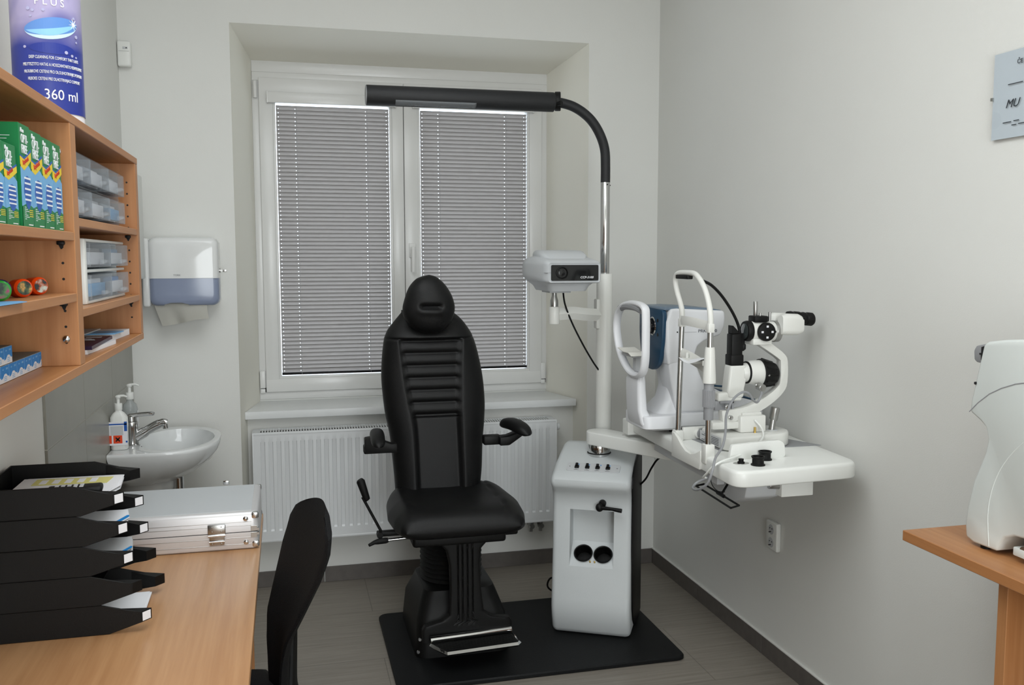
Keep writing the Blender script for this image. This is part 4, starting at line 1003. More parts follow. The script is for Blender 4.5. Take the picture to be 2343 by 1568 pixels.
def bfront(a, b):
    z = .60 + (1.385 - .60) * b
    l, r = lerp(Lz, z), lerp(Rz, z); 
    s = 2 * a - 1
    # spread sample columns so the rounded flanks get enough of them
    il, ir = lerp(IL, z), lerp(IR, z)
    if a < .25: x = l + (il - l) * ((a / .25) ** 1.6 * .8 + .2 * a / .25)
    elif a > .75: x = r - (r - ir) * (((1 - a) / .25) ** 1.6 * .8 + .2 * (1 - a) / .25)
    else:
        x = il + (ir - il) * (a - .25) / .5
    u = 2 * (x - l) / (r - l) - 1
    edge = math.sqrt(max(0, 1 - abs(u) ** 3.2)); top = math.sqrt(max(0, 1 - max(0, (z - 1.30) / .086) ** 2)) if z > 1.30 else 1
    yc = 3.665 + (z - .62) * .10
    T = .060 * edge * (.35 + .65 * top)
    ins = sm(.235, .285, a) * (1 - sm(.715, .765, a)) * (1 - sm(1.262, 1.275, z))
    bol = (1 - ins) * (.026 * edge if z < 1.27 else .026 * edge * (1 - sm(1.27, 1.34, z)))
    rib = 0
    if ins > .02 and .955 < z < 1.268:
        ph = ((z - .962) / .050) % 1.0; rib = ins * (.016 * abs(math.sin(PI * ph)) ** .55 - .004)
    seam = 0
    for xs in (.25, .75): seam -= .006 * math.exp(-((a - xs) / .012) ** 2) * (1 - sm(1.262, 1.272, z))
    seam -= .006 * math.exp(-((z - 1.271) / .0035) ** 2)
    seam -= .007 * math.exp(-((z - .952) / .0035) ** 2) * ins
    y = yc - T - bol - rib - seam
    return (x, y, z)
def bback(a, b):
    x, y, z = bfront(a, b); s = 2 * a - 1; l, r = lerp(Lz, z), lerp(Rz, z); u = 2 * (x - l) / (r - l) - 1
    edge = math.sqrt(max(0, 1 - abs(u) ** 3.2)); yc = 3.665 + (z - .62) * .10
    top = math.sqrt(max(0, 1 - ((z - 1.30) / .086) ** 2)) if z > 1.30 else 1
    if abs(s) >= 1: return (x, bfront(a, b)[1], z)
    return (x, yc + .045 * edge * (.35 + .65 * top), z)
obj('backrest', G().shell(bfront, bback, 72, 220), M_leather, ch, smooth=60)
# headrest
HL = [(1.293, .560), (1.302, .523), (1.323, .487), (1.358, .461), (1.392, .455), (1.425, .461), (1.478, .480), (1.512, .508), (1.525, .535), (1.531, .562)]
HR = [(1.293, .566), (1.301, .612), (1.334, .649), (1.389, .668), (1.44, .659), (1.485, .634), (1.512, .608), (1.525, .588), (1.531, .566)]
HL, HR = smooth_tab(HL), smooth_tab(HR)
def hf(a, b, sgn):
    z = 1.293 + .238 * (.5 + .5 * math.sin((2 * b - 1) * PI / 2)); l, r = lerp(HL, z), lerp(HR, z)
    u = math.sin((2 * a - 1) * PI / 2); x = (l + r) / 2 + (r - l) / 2 * u; v = (z - 1.412) / .119
    q = max(0, 1 - abs(u) ** 2.4) ** .5 * max(0, 1 - abs(v) ** 2.6) ** .5
    d = .062 * q
    if sgn > 0:
        zz = z - (1.404 - .02 * (x - .564)); xx = abs(x - .564)
        d -= .015 * math.exp(-(zz / .010) ** 2) * (1 - sm(.030, .056, xx)); d += .006 * math.exp(-((zz + .02) / .014) ** 2) * (1 - sm(.03, .07, xx))
        return (x, 3.645 - d, z)
    return (x, 3.645 + .045 * q, z)
obj('headrest', G().shell(lambda a, b: hf(a, b, 1), lambda a, b: hf(a, b, -1), 60, 60), M_leather, ch, smooth=60)
obj('headrest_bar', G().box(.545, .585, 3.69, 3.705, 1.25, 1.42, .004), M_blackp, ch)
# seat
def seat_xy(a, b):
    v = b; y = 3.205 + (3.72 - 3.205) * (.5 + .5 * math.sin((2 * b - 1) * PI / 2))
    l = lerp([(3.205, .405), (3.23, .388), (3.30, .370), (3.42, .360), (3.58, .372), (3.66, .39), (3.72, .43)], y)
    r = lerp([(3.205, .835), (3.23, .855), (3.30, .872), (3.42, .884), (3.58, .870), (3.66, .85), (3.72, .80)], y)
    u = math.sin((2 * a - 1) * PI / 2); return (l + r) / 2 + (r - l) / 2 * u, y, u, 2 * (y - 3.205) / .515 - 1
def st(a, b):
    x, y, u, v = seat_xy(a, b); q = max(0, 1 - abs(u) ** 5) ** .42 * max(0, 1 - abs(v) ** 7) ** .42
    bol = .016 * math.exp(-((abs(u) - .80) / .14) ** 2) * sm(-1, -.4, v)
    seam = -.006 * math.exp(-((abs(x - .612) - .178) / .003) ** 2)
    dip = -.012 * math.exp(-(u / .6) ** 2 - ((v - .1) / .5) ** 2)
    return (x, y, .602 + (.066 + bol + seam + dip) * q)
def sb_(a, b):
    x, y, u, v = seat_xy(a, b); q = max(0, 1 - abs(u) ** 6) ** .5 * max(0, 1 - abs(v) ** 8) ** .5
    return (x, y, .602 - .046 * q)
obj('seat', G().shell(st, sb_, 64, 56), M_leather, ch, smooth=60)
g = G().box(.44, .80, 3.30, 3.66, .515, .563, .012, 3).box(.46, .862, 3.36, 3.60, .520, .560, .008)
obj('seat_frame', g, M_blackp, ch)
obj('seat_back_bracket', G().box(.53, .67, 3.69, 3.745, .47, .80, .008).box(.53, .67, 3.60, 3.74, .50, .53, .004), M_blackp, ch)
# armrests
g = G().box(.285, .415, 3.555, 3.60, .828, .862, .006).prism([(.288, .836), (.415, .83), (.415, .868), (.392, .868), (.318, .898), (.288, .893)], 'y', 3.54, 3.585, .005)
a1 = obj('armrest_bracket', g, M_blackp, ch)
def pad(p, q, w, h, nm):
    p, q = Vector(p), Vector(q); d = (q - p).normalized(); s = d.cross(Vector((0, 0, 1))).normalized(); R = []
    for k in range(15):
        t = k / 14; e = math.sqrt(max(.02, 1 - abs(2 * t - 1) ** 4)); c = p + (q - p) * t + Vector((0, 0, .012 * math.sin(PI * t)))
        ring = []
        for j in range(20):
            an = 2 * PI * j / 20; cx, cz = math.cos(an), math.sin(an)
            ring.append(tuple(c + s * (w * e * math.copysign(abs(cx) ** .7, cx)) + Vector((0, 0, 1)) * (h * e * (cz if cz > 0 else .55 * cz))))
        R.append(ring)
    return G().loft(R)
obj('armrest_pad', pad((.338, 3.60, .905), (.322, 3.33, .900), .028, .024, ''), M_leather, ch, smooth=60)
g = G().box(.77, .842, 3.56, 3.605, .838, .876, .006).prism([(.83, .839), (.87, .839), (.905, .862), (.945, .890), (.930, .900), (.865, .876), (.83, .874)], 'y', 3.53, 3.59, .005)
obj('armrest_bracket', g, M_blackp, ch)
obj('armrest_pad', pad((.862, 3.62, .912), (.915, 3.40, .905), .034, .030, ''), M_leather, ch, smooth=60)
# levers
g = G().cyl((.345, 3.50, .525), (.272, 3.50, .672), .0055, seg=12); lv = obj('recline_lever', g, M_blackp, ch)
obj('lever_grip', G().tube([(.293, 3.50, .660), (.287, 3.50, .668), (.266, 3.50, .735), (.262, 3.50, .742)], [.010, .0135, .0165, .012], 16), M_rubber, lv)
obj('lever_mount', G().box(.325, .44, 3.485, 3.515, .512, .532, .004).cyl((.335, 3.50, .522), (.335, 3.47, .522), .012, seg=14), M_blackp, ch)
lv = obj('height_lever', G().cyl((.36, 3.46, .506), (.45, 3.46, .510), .006, seg=12), M_chrome, ch)
obj('lever_grip', G().tube([(.365, 3.46, .506), (.355, 3.46, .505), (.325, 3.46, .503), (.310, 3.46, .500), (.290, 3.45, .494)], [.009, .0115, .011, .008, .006], 14), M_rubber, lv)
# column and base
R = [[(x, y, z) for x, y in rrect(x0, x1, y0, y1, .05)] for x0, x1, y0, y1, z in ((.468, .852, 3.44, 3.925, PZ), (.470, .850, 3.442, 3.922, .06), (.478, .842, 3.46, 3.90, .16), (.505, .815, 3.51, 3.85, .235), (.515, .805, 3.52, 3.84, .26), (.53, .79, 3.54, 3.82, .268))]
obj('base_housing', G().loft(R), M_blackp, ch, smooth=40)
prof = [(.0, .26)]
for k in range(13): prof += [(.118, .262 + k * .020), (.130, .272 + k * .020)]
prof += [(.118, .525), (0, .525)]
obj('bellows', G().lathe(prof, (.650, 3.68, 0), 40), M_bellows, ch)
g = G()
for x, z in ((.482, .10), (.475, .05)): g.cyl((x, 3.438, z), (x, 3.446, z), .006, seg=12)
g.cyl((.53, 3.555, .50), (.53, 3.53, .485), .008, seg=10).cyl((.545, 3.535, .49), (.545, 3.53, .505), .003, seg=8).cyl((.515, 3.535, .49), (.515, 3.53, .505), .003, seg=8)
obj('wing_bolt', g, M_steel, ch)
# footrest stem: ribbed panel with flared top and foot
def stemx(z):
    return (lerp([(.10, .488), (.150, .488), (.168, .500), (.176, .56), (.20, .594), (.30, .600), (.40, .598), (.46, .585), (.50, .55), (.53, .50)], z),
            lerp([(.10, .846), (.155, .846), (.172, .835), (.180, .77), (.205, .733), (.30, .722), (.40, .717), (.46, .722), (.50, .76), (.53, .80)], z))
def stf(a, b):
    z = .100 + .43 * b; l, r = stemx(z); x = l + (r - l) * a
    y = 3.40 + .012 * (z - .1); gr = 0
    if .16 < z < .515:
        for xs in (.630, .648, .668, .688): gr += .004 * math.exp(-((x - xs) / .0022) ** 2)
    e = .006 * (1 - max(0, 1 - abs(2 * a - 1) ** 10) ** .5)
    return (x, y + gr + e, z)
obj('footrest_stem', G().shell(stf, lambda a, b: (stf(a, b)[0], 3.432, stf(a, b)[2]), 70, 60), M_blackp, ch, smooth=30)
Mf = Matrix.Translation((.685, 3.385, .115)) @ Matrix.Rotation(math.radians(4.5), 4, 'Z')
tread = [(-.168, .0), (-.158, -.03), (-.128, -.095), (.150, -.095), (.158, -.085), (.160, -.03), (.155, .0)]
obj('footplate', G().prism(tread, 'z', -.018, -.006, .001, 1, M=Mf), M_rubber, ch)
g = G()
for k in range(9): g.box(-.150, .150, -.018 - .008 * k, -.014 - .008 * k, -.006, -.0035, M=Mf)
obj('tread_rib', g, M_rubber, ch, smooth=0)
edge = [(-.170, 0), (-.160, -.032), (-.130, -.098), (.152, -.098), (.162, -.085), (.163, -.02), (.157, .0)]
g = G().tube([tuple(Mf @ Vector((x, y, -.012))) for x, y in edge], .0085, 4, up=(0, 0, 1))
obj('footplate_trim', g, M_chrome, ch, smooth=20)
g = G().cyl(tuple(Mf @ Vector((-.172, .004, .008))), tuple(Mf @ Vector((.158, .004, .008))), .013, seg=20)
obj('hinge_tube', g, M_chrome, ch)
# ------------------------------------------------------------------ instrument stand
ins = thing('instrument_stand', 'pale grey instrument stand with a tall pole, black lamp and white swing table', 'instrument stand', (1.288, 3.627, PZ))
CM = Matrix.Translation((1.288, 3.627, 0)) @ Matrix.Rotation(math.radians(-28.35), 4, 'Z')
front = [(-.148, PZ), (-.166, .045), (-.182, .10), (-.190, .142), (-.186, .18), (-.174, .27), (-.162, .38), (-.154, .50), (-.153, .57), (-.158, .607), (-.176, .638), (-.196, .655), (-.204, .672), (-.202, .690), (-.188, .704), (-.150, .720), (-.100, .740), (0, .766), (.09, .786), (.14, .785), (.170, .765), (.178, .72), (.178, PZ)]
g = G().prism([(y, z) for y, z in front], 'x', -.172, .160, .022, 4, M=CM, ang=50)
con = obj('console_body', g, M_console, ins, smooth=50)
# sink the cup recess into the front
cg = G().prism([(-.30, .20), (-.168, .318), (-.080, .400), (-.080, .535), (-.10, .554), (-.30, .560)], 'x', -.096, .088, .0, 2, M=CM)
cut(con, cg)
for x in (-.0435, .040):
    Mc = CM @ Matrix.Translation((x, -.124, .357)) @ Matrix.Rotation(math.radians(43), 4, 'X')
    cut(con, G().lathe([(0, .03), (.0345, .03), (.0345, -.053), (0, -.053)], (0, 0, 0), 32, M=Mc))
for p in con.data.polygons: p.use_smooth = True
con.data.set_sharp_from_angle(angle=math.radians(35))
side = [(-.150, .40), (-.144, .58), (-.150, .62), (-.166, .66), (-.150, .705), (-.09, .735), (0, .757), (.09, .776), (.13, .772), (.160, .75), (.168, .70), (.168, .03), (.06, .024), (-.05, .04), (-.10, .08), (-.130, .14), (-.142, .25)]
obj('side_panel', G().prism(side, 'x', .1585, .1665, .003, 2, M=CM), M_blackp, ins)
obj('side_panel', G().prism(side, 'x', -.1765, -.168, .003, 2, M=CM @ Matrix.Translation((.002, .045, -.012))), M_blackp, ins)
# control plate
cp = (Matrix.Translation(CM @ Vector((-.004, -.135, .7275))) @ CM.to_3x3().to_4x4() @ Matrix.Rotation(math.atan2(.020, .050), 4, 'X'))
pl = obj('switch_plate', G().prism(rrect(-.110, .112, -.024, .034, .010), 'z', -.002, .0022, .0004, 1, M=cp), M_lgrey, ins)
for k, x in enumerate((-.068, -.024, .019, .062)):
    obj('rocker_switch', G().box(x - .009, x + .009, -.006, .010, .0, .008, .0015, 1, M=cp).box(x - .006, x + .005, .002, .016, .006, .016, .0015, 1, M=cp), M_blackp, ins)
g = G().cyl(tuple(cp @ Vector((-.098, .005, .0))), tuple(cp @ Vector((-.098, .005, .0032))), .0028, seg=12).cyl(tuple(cp @ Vector((.100, .005, .0))), tuple(cp @ Vector((.100, .005, .0032))), .0028, seg=12)
obj('screw', g, M_chrome, ins)
for x, s in ((-.068, 'CHAIR'), (-.024, 'PROJECTOR'), (.019, 'LAMP'), (.062, 'TABLE')):
    obj('fine_print', G().box(x - .010, x + .010, -.0175, -.0165, .002, .0028, M=cp).box(x - .005, x + .004, -.0125, -.0118, .002, .0028, M=cp), M_ink, pl, smooth=0)
for x in (-.062, -.018, .030, .068):
    obj('blue_symbol', G().cyl(tuple(cp @ Vector((x, .022, .002))), tuple(cp @ Vector((x, .022, .0029))), .0028, seg=10), M_bbox, pl, smooth=0)
# cups
for x in (-.0435, .040):
    Mc = CM @ Matrix.Translation((x, -.124, .357)) @ Matrix.Rotation(math.radians(43), 4, 'X')
    o = obj('instrument_cup', G().lathe([(.0365, -.05), (.0365, -.002), (.0385, .006), (.040, .010), (.0385, .013), (.0345, .011), (.033, .002), (.033, -.045), (.0, -.045), (0, -.05), (.0365, -.05)], (0, 0, 0), 36, M=Mc), M_blackp, ins)
for x in (-.011, .008):
    Mc = CM @ Matrix.Translation((x, -.153, .336)) @ Matrix.Rotation(math.radians(43), 4, 'X'); obj('contact_pin', G().lathe([(.0, .008), (.003, .006), (.004, 0), (.004, -.01), (0, -.01)], (0, 0, 0), 12, M=Mc), M_brass, ins)
# clamp handle
g = G().cyl(tuple(CM @ Vector((.041, -.150, .592))), tuple(CM @ Vector((.041, -.175, .588))), .015, seg=20, b=.002).ball(tuple(CM @ Vector((.032, -.182, .578))), .0165, (1, 1, 1.1), 20)
k = obj('clamp_knob', g, M_blackp, ins)
obj('clamp_handle', G().tube([tuple(CM @ Vector(p)) for p in ((.030, -.186, .578), (.085, -.192, .577), (.112, -.194, .574), (.125, -.195, .573))], [.009, .007, .0085, .0088], 14, b=.001), M_blackp, k)
# pivot, arm
pv = CM @ Vector((0, 0, .76))
obj('pivot_collar', G().cyl((pv.x, pv.y, .755), (pv.x, pv.y, .812), .0475, seg=40, b=.002), M_chrome, ins)
obj('pivot_ring', G().torus((pv.x, pv.y, .7685), .0485, .0025), M_dark, ins)
def arm_pts(w0, w1, p, q):
    p, q = Vector(p).to_2d(), Vector(q).to_2d(); d = (q - p).normalized(); n = Vector((-d.y, d.x)); out = []
    for k in range(13): a = PI / 2 + PI * k / 12; out.append(p + d * (w0 * math.cos(a)) + n * (w0 * math.sin(a)))
    out += [q - n * w1, q + n * w1]; return [(v.x, v.y) for v in out]
ap = arm_pts(.056, .044, (1.290, 3.628), (1.585, 3.075))
obj('swing_arm', G().prism(ap, 'z', .806, .862, .006, 3, ang=40), M_white, ins)
g = G().lathe([(0, 0), (.005, 0), (.005, .001), (0, .0014)], (1.352, 3.51, .862), 14); obj('screw', g, M_chrome, ins)
# pole
px, py = 1.352, 3.752
obj('pole_sleeve', G().cyl((px, py, .70), (px, py, 1.529), .0352, seg=40, b=.003), M_cream, ins)
po = obj('chrome_pole', G().cyl((px, py, 1.52), (px, py, 1.925), .0200, seg=32, b=.001), M_chrome, ins)
obj('pole_screw', G().cyl((px + .002, py - .019, 1.912), (px + .002, py - .0215, 1.912), .003, seg=10).cyl((px + .019, py, 1.91), (px + .023, py, 1.91), .003, seg=10), M_dark, po)
bend = [(px, py, 1.922), (px, py, 1.99), (px - .004, py, 2.06), (px - .024, py, 2.120), (px - .058, py, 2.174), (px - .100, py, 2.212), (px - .148, py, 2.238), (px - .195, py, 2.250), (px - .225, py, 2.252)]
obj('bent_tube', G().tube(spl(bend, 6), .0205, 24), M_lampblk, ins)
# lamp head
lz = 2.2525; lr = .0405; lx0, lx1 = .333, 1.118
lh = obj('lamp_tube', G().cyl((lx0, py, lz - .002), (lx1, py, lz), lr, seg=48, b=.003), M_lampblk, ins, smooth=40)
cut(lh, G().box(.448, .780, py - .060, py + .008, lz - .06, lz - .0215, M=None))
for p in lh.data.polygons: p.use_smooth = True
lh.data.set_sharp_from_angle(angle=math.radians(35))
obj('end_cap', G().cyl((lx0 - .0018, py, lz - .002), (lx0 + .002, py, lz - .002), lr - .002, seg=40), M_greyp, ins)
def halfcyl(r, x0, x1, a0, a1, th):
    t = []
    for k in range(13):
        a = a0 + (a1 - a0) * k / 12; t.append((py + r * math.cos(a), lz - .001 + r * math.sin(a)))
    for k in range(13):
        a = a1 + (a0 - a1) * k / 12; t.append((py + (r - th) * math.cos(a), lz - .001 + (r - th) * math.sin(a)))
    return G().prism(t, 'x', x0, x1)
obj('diffuser', halfcyl(.0388, .4485, .7795, math.radians(206), math.radians(285), .002), M_clear, ins)
obj('reflector', G().box(.449, .779, py - .030, py + .006, lz - .0225, lz - .0215), M_lgrey, ins)
obj('lamp_joint', G().cyl((lx1 - .002, py, lz), (lx1 + .008, py, lz), .030, seg=32).cyl((lx1 + .006, py, lz), (lx1 + .024, py, lz), .027, .024, seg=32, b=.002), M_blackp, ins)
obj('joint_disc', G().cyl((lx1 + .006, py + .004, lz + .004), (lx1 + .030, py - .004, lz + .004), .040, .040, seg=36, b=.004).cyl((lx1 + .01, py - .030, lz - .01), (lx1 + .022, py - .044, lz - .01), .010, seg=14), M_blackp, ins)
# projector arm
g = G().cyl((1.108, 3.70, 1.318), (1.108, 3.70, 1.392), .0235, seg=32, b=.002)
g.tube(spl([(1.12, 3.70, 1.360), (1.19, 3.695, 1.363), (1.25, 3.71, 1.356), (px - .02, py - .01, 1.349)], 6), .027, 4, sx=.55, up=(0, 0, 1))
obj('projector_arm', g, M_cream, ins, smooth=30)
obj('arm_bracket', G().box(px - .043, px - .025, py - .02, py + .02, 1.29, 1.42, .006), M_cream, ins)
obj('projector_pin', G().lathe([(0, 0), (.017, 0), (.017, .026), (.011, .045), (.011, .065), (0, .065)], (1.108, 3.70, 1.392), 24), M_steel, ins)
# table top
TT = .940
tp_ = round_poly([(1.333, 2.497), (1.792, 2.528), (1.838, 3.53), (1.372, 3.53)], .055)
R = [[(x + (cx - x) * 0, y, z) for x, y in tp_] for z, cx in ((.888, 0),)]
def inset(pts, d):
    c = Vector((sum(p[0] for p in pts) / len(pts), sum(p[1] for p in pts) / len(pts))); out = []
    for p in pts:
        v = Vector(p) - c; out.append((p[0] - d * (1 if v.x > 0 else -1) * min(1, abs(v.x) / .15), p[1] - d * (1 if v.y > 0 else -1) * min(1, abs(v.y) / .3)))
    return out
R = [[(x, y, z) for x, y in inset(tp_, i)] for z, i in ((.8865, .006), (.889, .001), (.892, 0), (.928, 0), (.935, .002), (.9385, .006), (TT, .012))]
obj('tabletop', G().loft(R), M_white, ins, smooth=50)
g = G().prism([(1.345, 3.50), (1.43, 3.55), (1.50, 3.55), (1.50, 3.48), (1.40, 3.44), (1.345, 3.44)], 'z', .875, .936, .004)
obj('corner_block', g, M_white, ins)
g = G().prism([(2.72, .8866), (3.20, .8866), (3.20, .862), (3.02, .862), (2.95, .845), (2.82, .79), (2.70, .785), (2.62, .82), (2.60, .8866)], 'x', 1.43, 1.56, .008, 2)
obj('under_housing', g, M_lgrey, ins)
obj('slide_bar', G().prism([(1.385, 3.26), (1.41, 3.26), (1.40, 2.70), (1.372, 2.70)], 'z', .848, .886, .003), M_lgrey, ins)
obj('junction_box', G().box(1.54, 1.655, 2.58, 2.68, .826, .886, .003), M_white, ins)
obj('cable_plug', G().cyl((1.505, 2.60, .862), (1.545, 2.60, .858), .010, seg=16, b=.001), M_steel, ins)
obj('wire_handle', G().tube([(1.3485, 2.809, .82), (1.386, 2.824, .82), (1.372, 2.547, .82), (1.333, 2.527, .82)], .0034, 8, closed=True, up=(0, 0, 1)), M_blackp, ins)
obj('handle_stem', G().cyl((1.378, 2.68, .820), (1.440, 2.74, .850), .004, seg=8).cyl((1.377, 2.66, .820), (1.380, 2.71, .820), .0065, seg=8), M_blackp, ins)
obj('rest_block', G().prism(round_poly([(1.392, .9395), (1.400, .990), (1.575, .998), (1.592, .985), (1.596, .9395)], .010, 3), 'y', 2.655, 2.672, .003, M=None), M_white, ins)
# ------------------------------------------------------------------ lenses on the table
def eyecup(x, y, label):
    tag(obj('eyepiece_cup', G().lathe([(0, 0), (.0225, 0), (.0225, .003), (.0185, .006), (.0185, .022), (.0215, .026), (.0215, .029), (.0175, .029), (.016, .012), (0, .012)], (x, y, TT), 32), M_rubber), label, 'eyepiece cup', 'black rubber cups on the swing table')
eyecup(1.4475, 2.570, 'black rubber eyepiece cup on the swing table, the nearer of the two')
eyecup(1.509, 2.635, 'black rubber eyepiece cup on the swing table, the farther of the two')
kt = thing('mounted_knob', 'small black knob on an oval metal plate at the front of the swing table', 'knob', (1.405, 2.612, TT))
obj('metal_plate', G().lathe([(0, 0), (.022, 0), (.022, .0012), (0, .0012)], (1.408, 2.607, TT), 24, sx=1.2, sy=.8), M_steel, kt)
obj('knob', G().lathe([(0, 0), (.0115, 0), (.0115, .004), (.008, .006), (.0085, .014), (0, .015)], (1.408, 2.607, TT + .001), 20), M_rubber, kt)
# ------------------------------------------------------------------ autorefractor
ar = thing('autorefractor', 'white and navy autorefractor with a looped face rest behind the slit lamp', 'autorefractor', (1.5, 3.25, TT))
# chin rest loop
lp = [(3.400, 1.320), (3.385, 1.378), (3.335, 1.412), (3.255, 1.427), (3.165, 1.427), (3.112, 1.415), (3.102, 1.385), (3.100, 1.300), (3.103, 1.225), (3.125, 1.178), (3.175, 1.160), (3.250, 1.166), (3.320, 1.200), (3.372, 1.250)]
lp = spl([(1.268, y * .9917, z) for y, z in lp], 5, closed=True)
g = G().tube(lp, .016, 12, closed=True, sx=.66, up=(1, 0, 0)); obj('face_loop', g, M_arw, ar)
obj('forehead_rest', G().tube(spl([(1.272, 3.345, 1.402), (1.266, 3.27, 1.414), (1.266, 3.17, 1.414), (1.270, 3.12, 1.405)], 5), .014, 10), M_greyp, ar)
obj('chin_tray', G().box(1.262, 1.320, 3.185, 3.300, 1.222, 1.240, .006).box(1.28, 1.30, 3.20, 3.23, 1.165, 1.224, .003), M_lgrey, ar)
tag(obj('chin_paper', G().prism([(3.300, 1.252), (3.30, 1.250), (3.24, 1.2405), (3.19, 1.241), (3.16, 1.232), (3.16, 1.2335), (3.19, 1.243), (3.24, 1.2425)], 'x', 1.245, 1.315), M_tissue, smooth=0), 'cream paper slip on the chin tray of the autorefractor', 'paper')
R = []
for z, y0, y1, x0, x1 in ((1.170, 3.13, 3.245, 1.268, 1.292), (1.14, 3.128, 3.262, 1.262, 1.295), (1.10, 3.130, 3.262, 1.262, 1.298), (1.03, 3.126, 3.258, 1.264, 1.302), (.985, 3.105, 3.255, 1.268, 1.32), (.962, 3.10, 3.25, 1.282, 1.36)):
    R.append([(x, y, z) for x, y in rrect(x0, x1, y0, y1, .014)])
obj('chin_pillar', G().loft(R), M_arw, ar, smooth=50)
R = [[(x, y, z) for x, y in round_poly([(1.275 + i, 3.09 + i), (1.40, 3.09 + i), (1.43, 3.125 + i), (1.79 - i, 3.135 + i), (1.79 - i, 3.40 - i), (1.43, 3.41 - i), (1.275 + i, 3.30 - i)], .03)] for z, i in ((.958, .012), (.966, 0), (1.006, 0), (1.012, .004))]
obj('base_tray', G().loft(R), M_arw, ar, smooth=50)
g = G()
for x, y in ((1.42, 3.16), (1.74, 3.17), (1.42, 3.37), (1.74, 3.37)): g.cyl((x, y, TT), (x, y, .962), .016, seg=14)
g.box(1.44, 1.76, 3.15, 3.38, TT + .006, .962, .003)
obj('foot_bar', g, M_blackp, ar)
# body
side_ = [(1.392, 1.407), (1.42, 1.409), (1.612, 1.398), (1.616, 1.37), (1.613, 1.338), (1.598, 1.306), (1.53, 1.284), (1.505, 1.268), (1.494, 1.235), (1.480, 1.21), (1.385, 1.195), (1.377, 1.25), (1.376, 1.36)]
g = G().prism(side_, 'y', 3.135, 3.375, .010, 3, ang=35); obj('body', g, M_arw, ar, smooth=45)
low_ = [(1.384, 1.26), (1.494, 1.26), (1.497, 1.22), (1.503, 1.19), (1.530, 1.13), (1.565, 1.06), (1.585, 1.014), (1.425, 1.014), (1.412, 1.06), (1.396, 1.14), (1.386, 1.21)]
g = G().prism(low_, 'y', 3.136, 3.240, .010, 3, ang=35); obj('body_column', g, M_arw, ar, smooth=45)
R = []
for z, x0, x1, y0, y1 in ((1.012, 1.348, 1.60, 3.14, 3.34), (1.025, 1.366, 1.58, 3.15, 3.32), (1.06, 1.392, 1.56, 3.16, 3.30), (1.11, 1.404, 1.54, 3.165, 3.295), (1.16, 1.400, 1.50, 3.16, 3.31), (1.21, 1.388, 1.49, 3.15, 3.34), (1.25, 1.384, 1.49, 3.145, 3.36)):
    R.append([(x, y, z) for x, y in rrect(x0, x1, y0, y1, .03)])
obj('neck', G().loft(R), M_arw, ar, smooth=50)
# navy face plate
fp = round_poly([(3.140, 1.405), (3.372, 1.411), (3.372, 1.30), (3.350, 1.215), (3.290, 1.170), (3.225, 1.168), (3.172, 1.20), (3.146, 1.29)], .03)
fr = obj('face_plate', G().prism([(y, z) for y, z in fp], 'x', 1.362, 1.380, .004), M_navy, ar)
obj('top_cover', G().prism([(1.370, 1.404), (1.378, 1.4135), (1.45, 1.414), (1.56, 1.408), (1.604, 1.400), (1.604, 1.396), (1.378, 1.402)], 'y', 3.150, 3.378, .003), M_navytop, ar)
cy, cz = 3.236, 1.338
g = G().lathe([(.034, 0), (.036, .004), (.033, .007), (.030, .006)], (0, 0, 0), 36, M=Matrix.Translation((1.364, cy, cz)) @ Matrix.Rotation(-PI / 2, 4, 'Y')); obj('lens_ring', g, M_chrome, ar)
g = G().lathe([(0, 0), (.029, 0), (.030, .016), (.027, .020), (.014, .018), (.010, .012), (0, .012)], (0, 0, 0), 36, M=Matrix.Translation((1.365, cy, cz)) @ Matrix.Rotation(-PI / 2, 4, 'Y')); obj('measuring_lens', g, M_lens, ar)
g = G()
for y, z in ((3.187, 1.362), (3.185, 1.308)): g.cyl((1.3605, y, z), (1.364, y, z), .0065, seg=16)
obj('sensor_dot', g, M_dark, fr, smooth=0)
text('lettering', 'PRK-6000', .0165, frame((1.503, 3.1345, 1.318), (1, 0, 0), (0, 0, 1)), M_ink, ar, sx=1.15)
obj('side_line', G().box(1.430, 1.497, 3.1342, 3.1352, 1.3195, 1.3203), M_greyp, ar, smooth=0)
obj('side_screw', G().cyl((1.419, 3.1335, 1.321), (1.419, 3.136, 1.321), .0028, seg=10), M_dark, ar)
# operator side: display and joystick
obj('display_housing', G().prism([(1.58, 1.012), (1.79, 1.012), (1.79, 1.036), (1.63, 1.078), (1.585, 1.10)], 'y', 3.16, 3.37, .004), M_arw, ar)
obj('control_panel', G().prism([(1.632, 1.0795), (1.79, 1.0375), (1.79, 1.043), (1.632, 1.085)], 'y', 3.165, 3.365, .001, 1), M_navy, ar)
obj('panel_keys', G().prism([(1.69, 1.0695), (1.72, 1.0615), (1.72, 1.063), (1.69, 1.071)], 'y', 3.175, 3.20).prism([(1.735, 1.0575), (1.76, 1.051), (1.76, 1.0525), (1.735, 1.059)], 'y', 3.175, 3.20), M_lgrey, ar, smooth=0)
obj('joystick', G().cyl((1.66, 3.15, 1.05), (1.66, 3.15, 1.13), .007, seg=12).lathe([(0, 0), (.011, 0), (.012, .018), (.009, .026), (0, .027)], (1.66, 3.15, 1.115), 16).cyl((1.57, 3.152, 1.112), (1.655, 3.152, 1.103), .004, seg=8), M_navy, ar)
# ------------------------------------------------------------------ slit lamp
sl = thing('slit_lamp', 'white slit lamp microscope with two chrome posts on the near half of the swing table', 'slit lamp', (1.55, 2.87, TT))
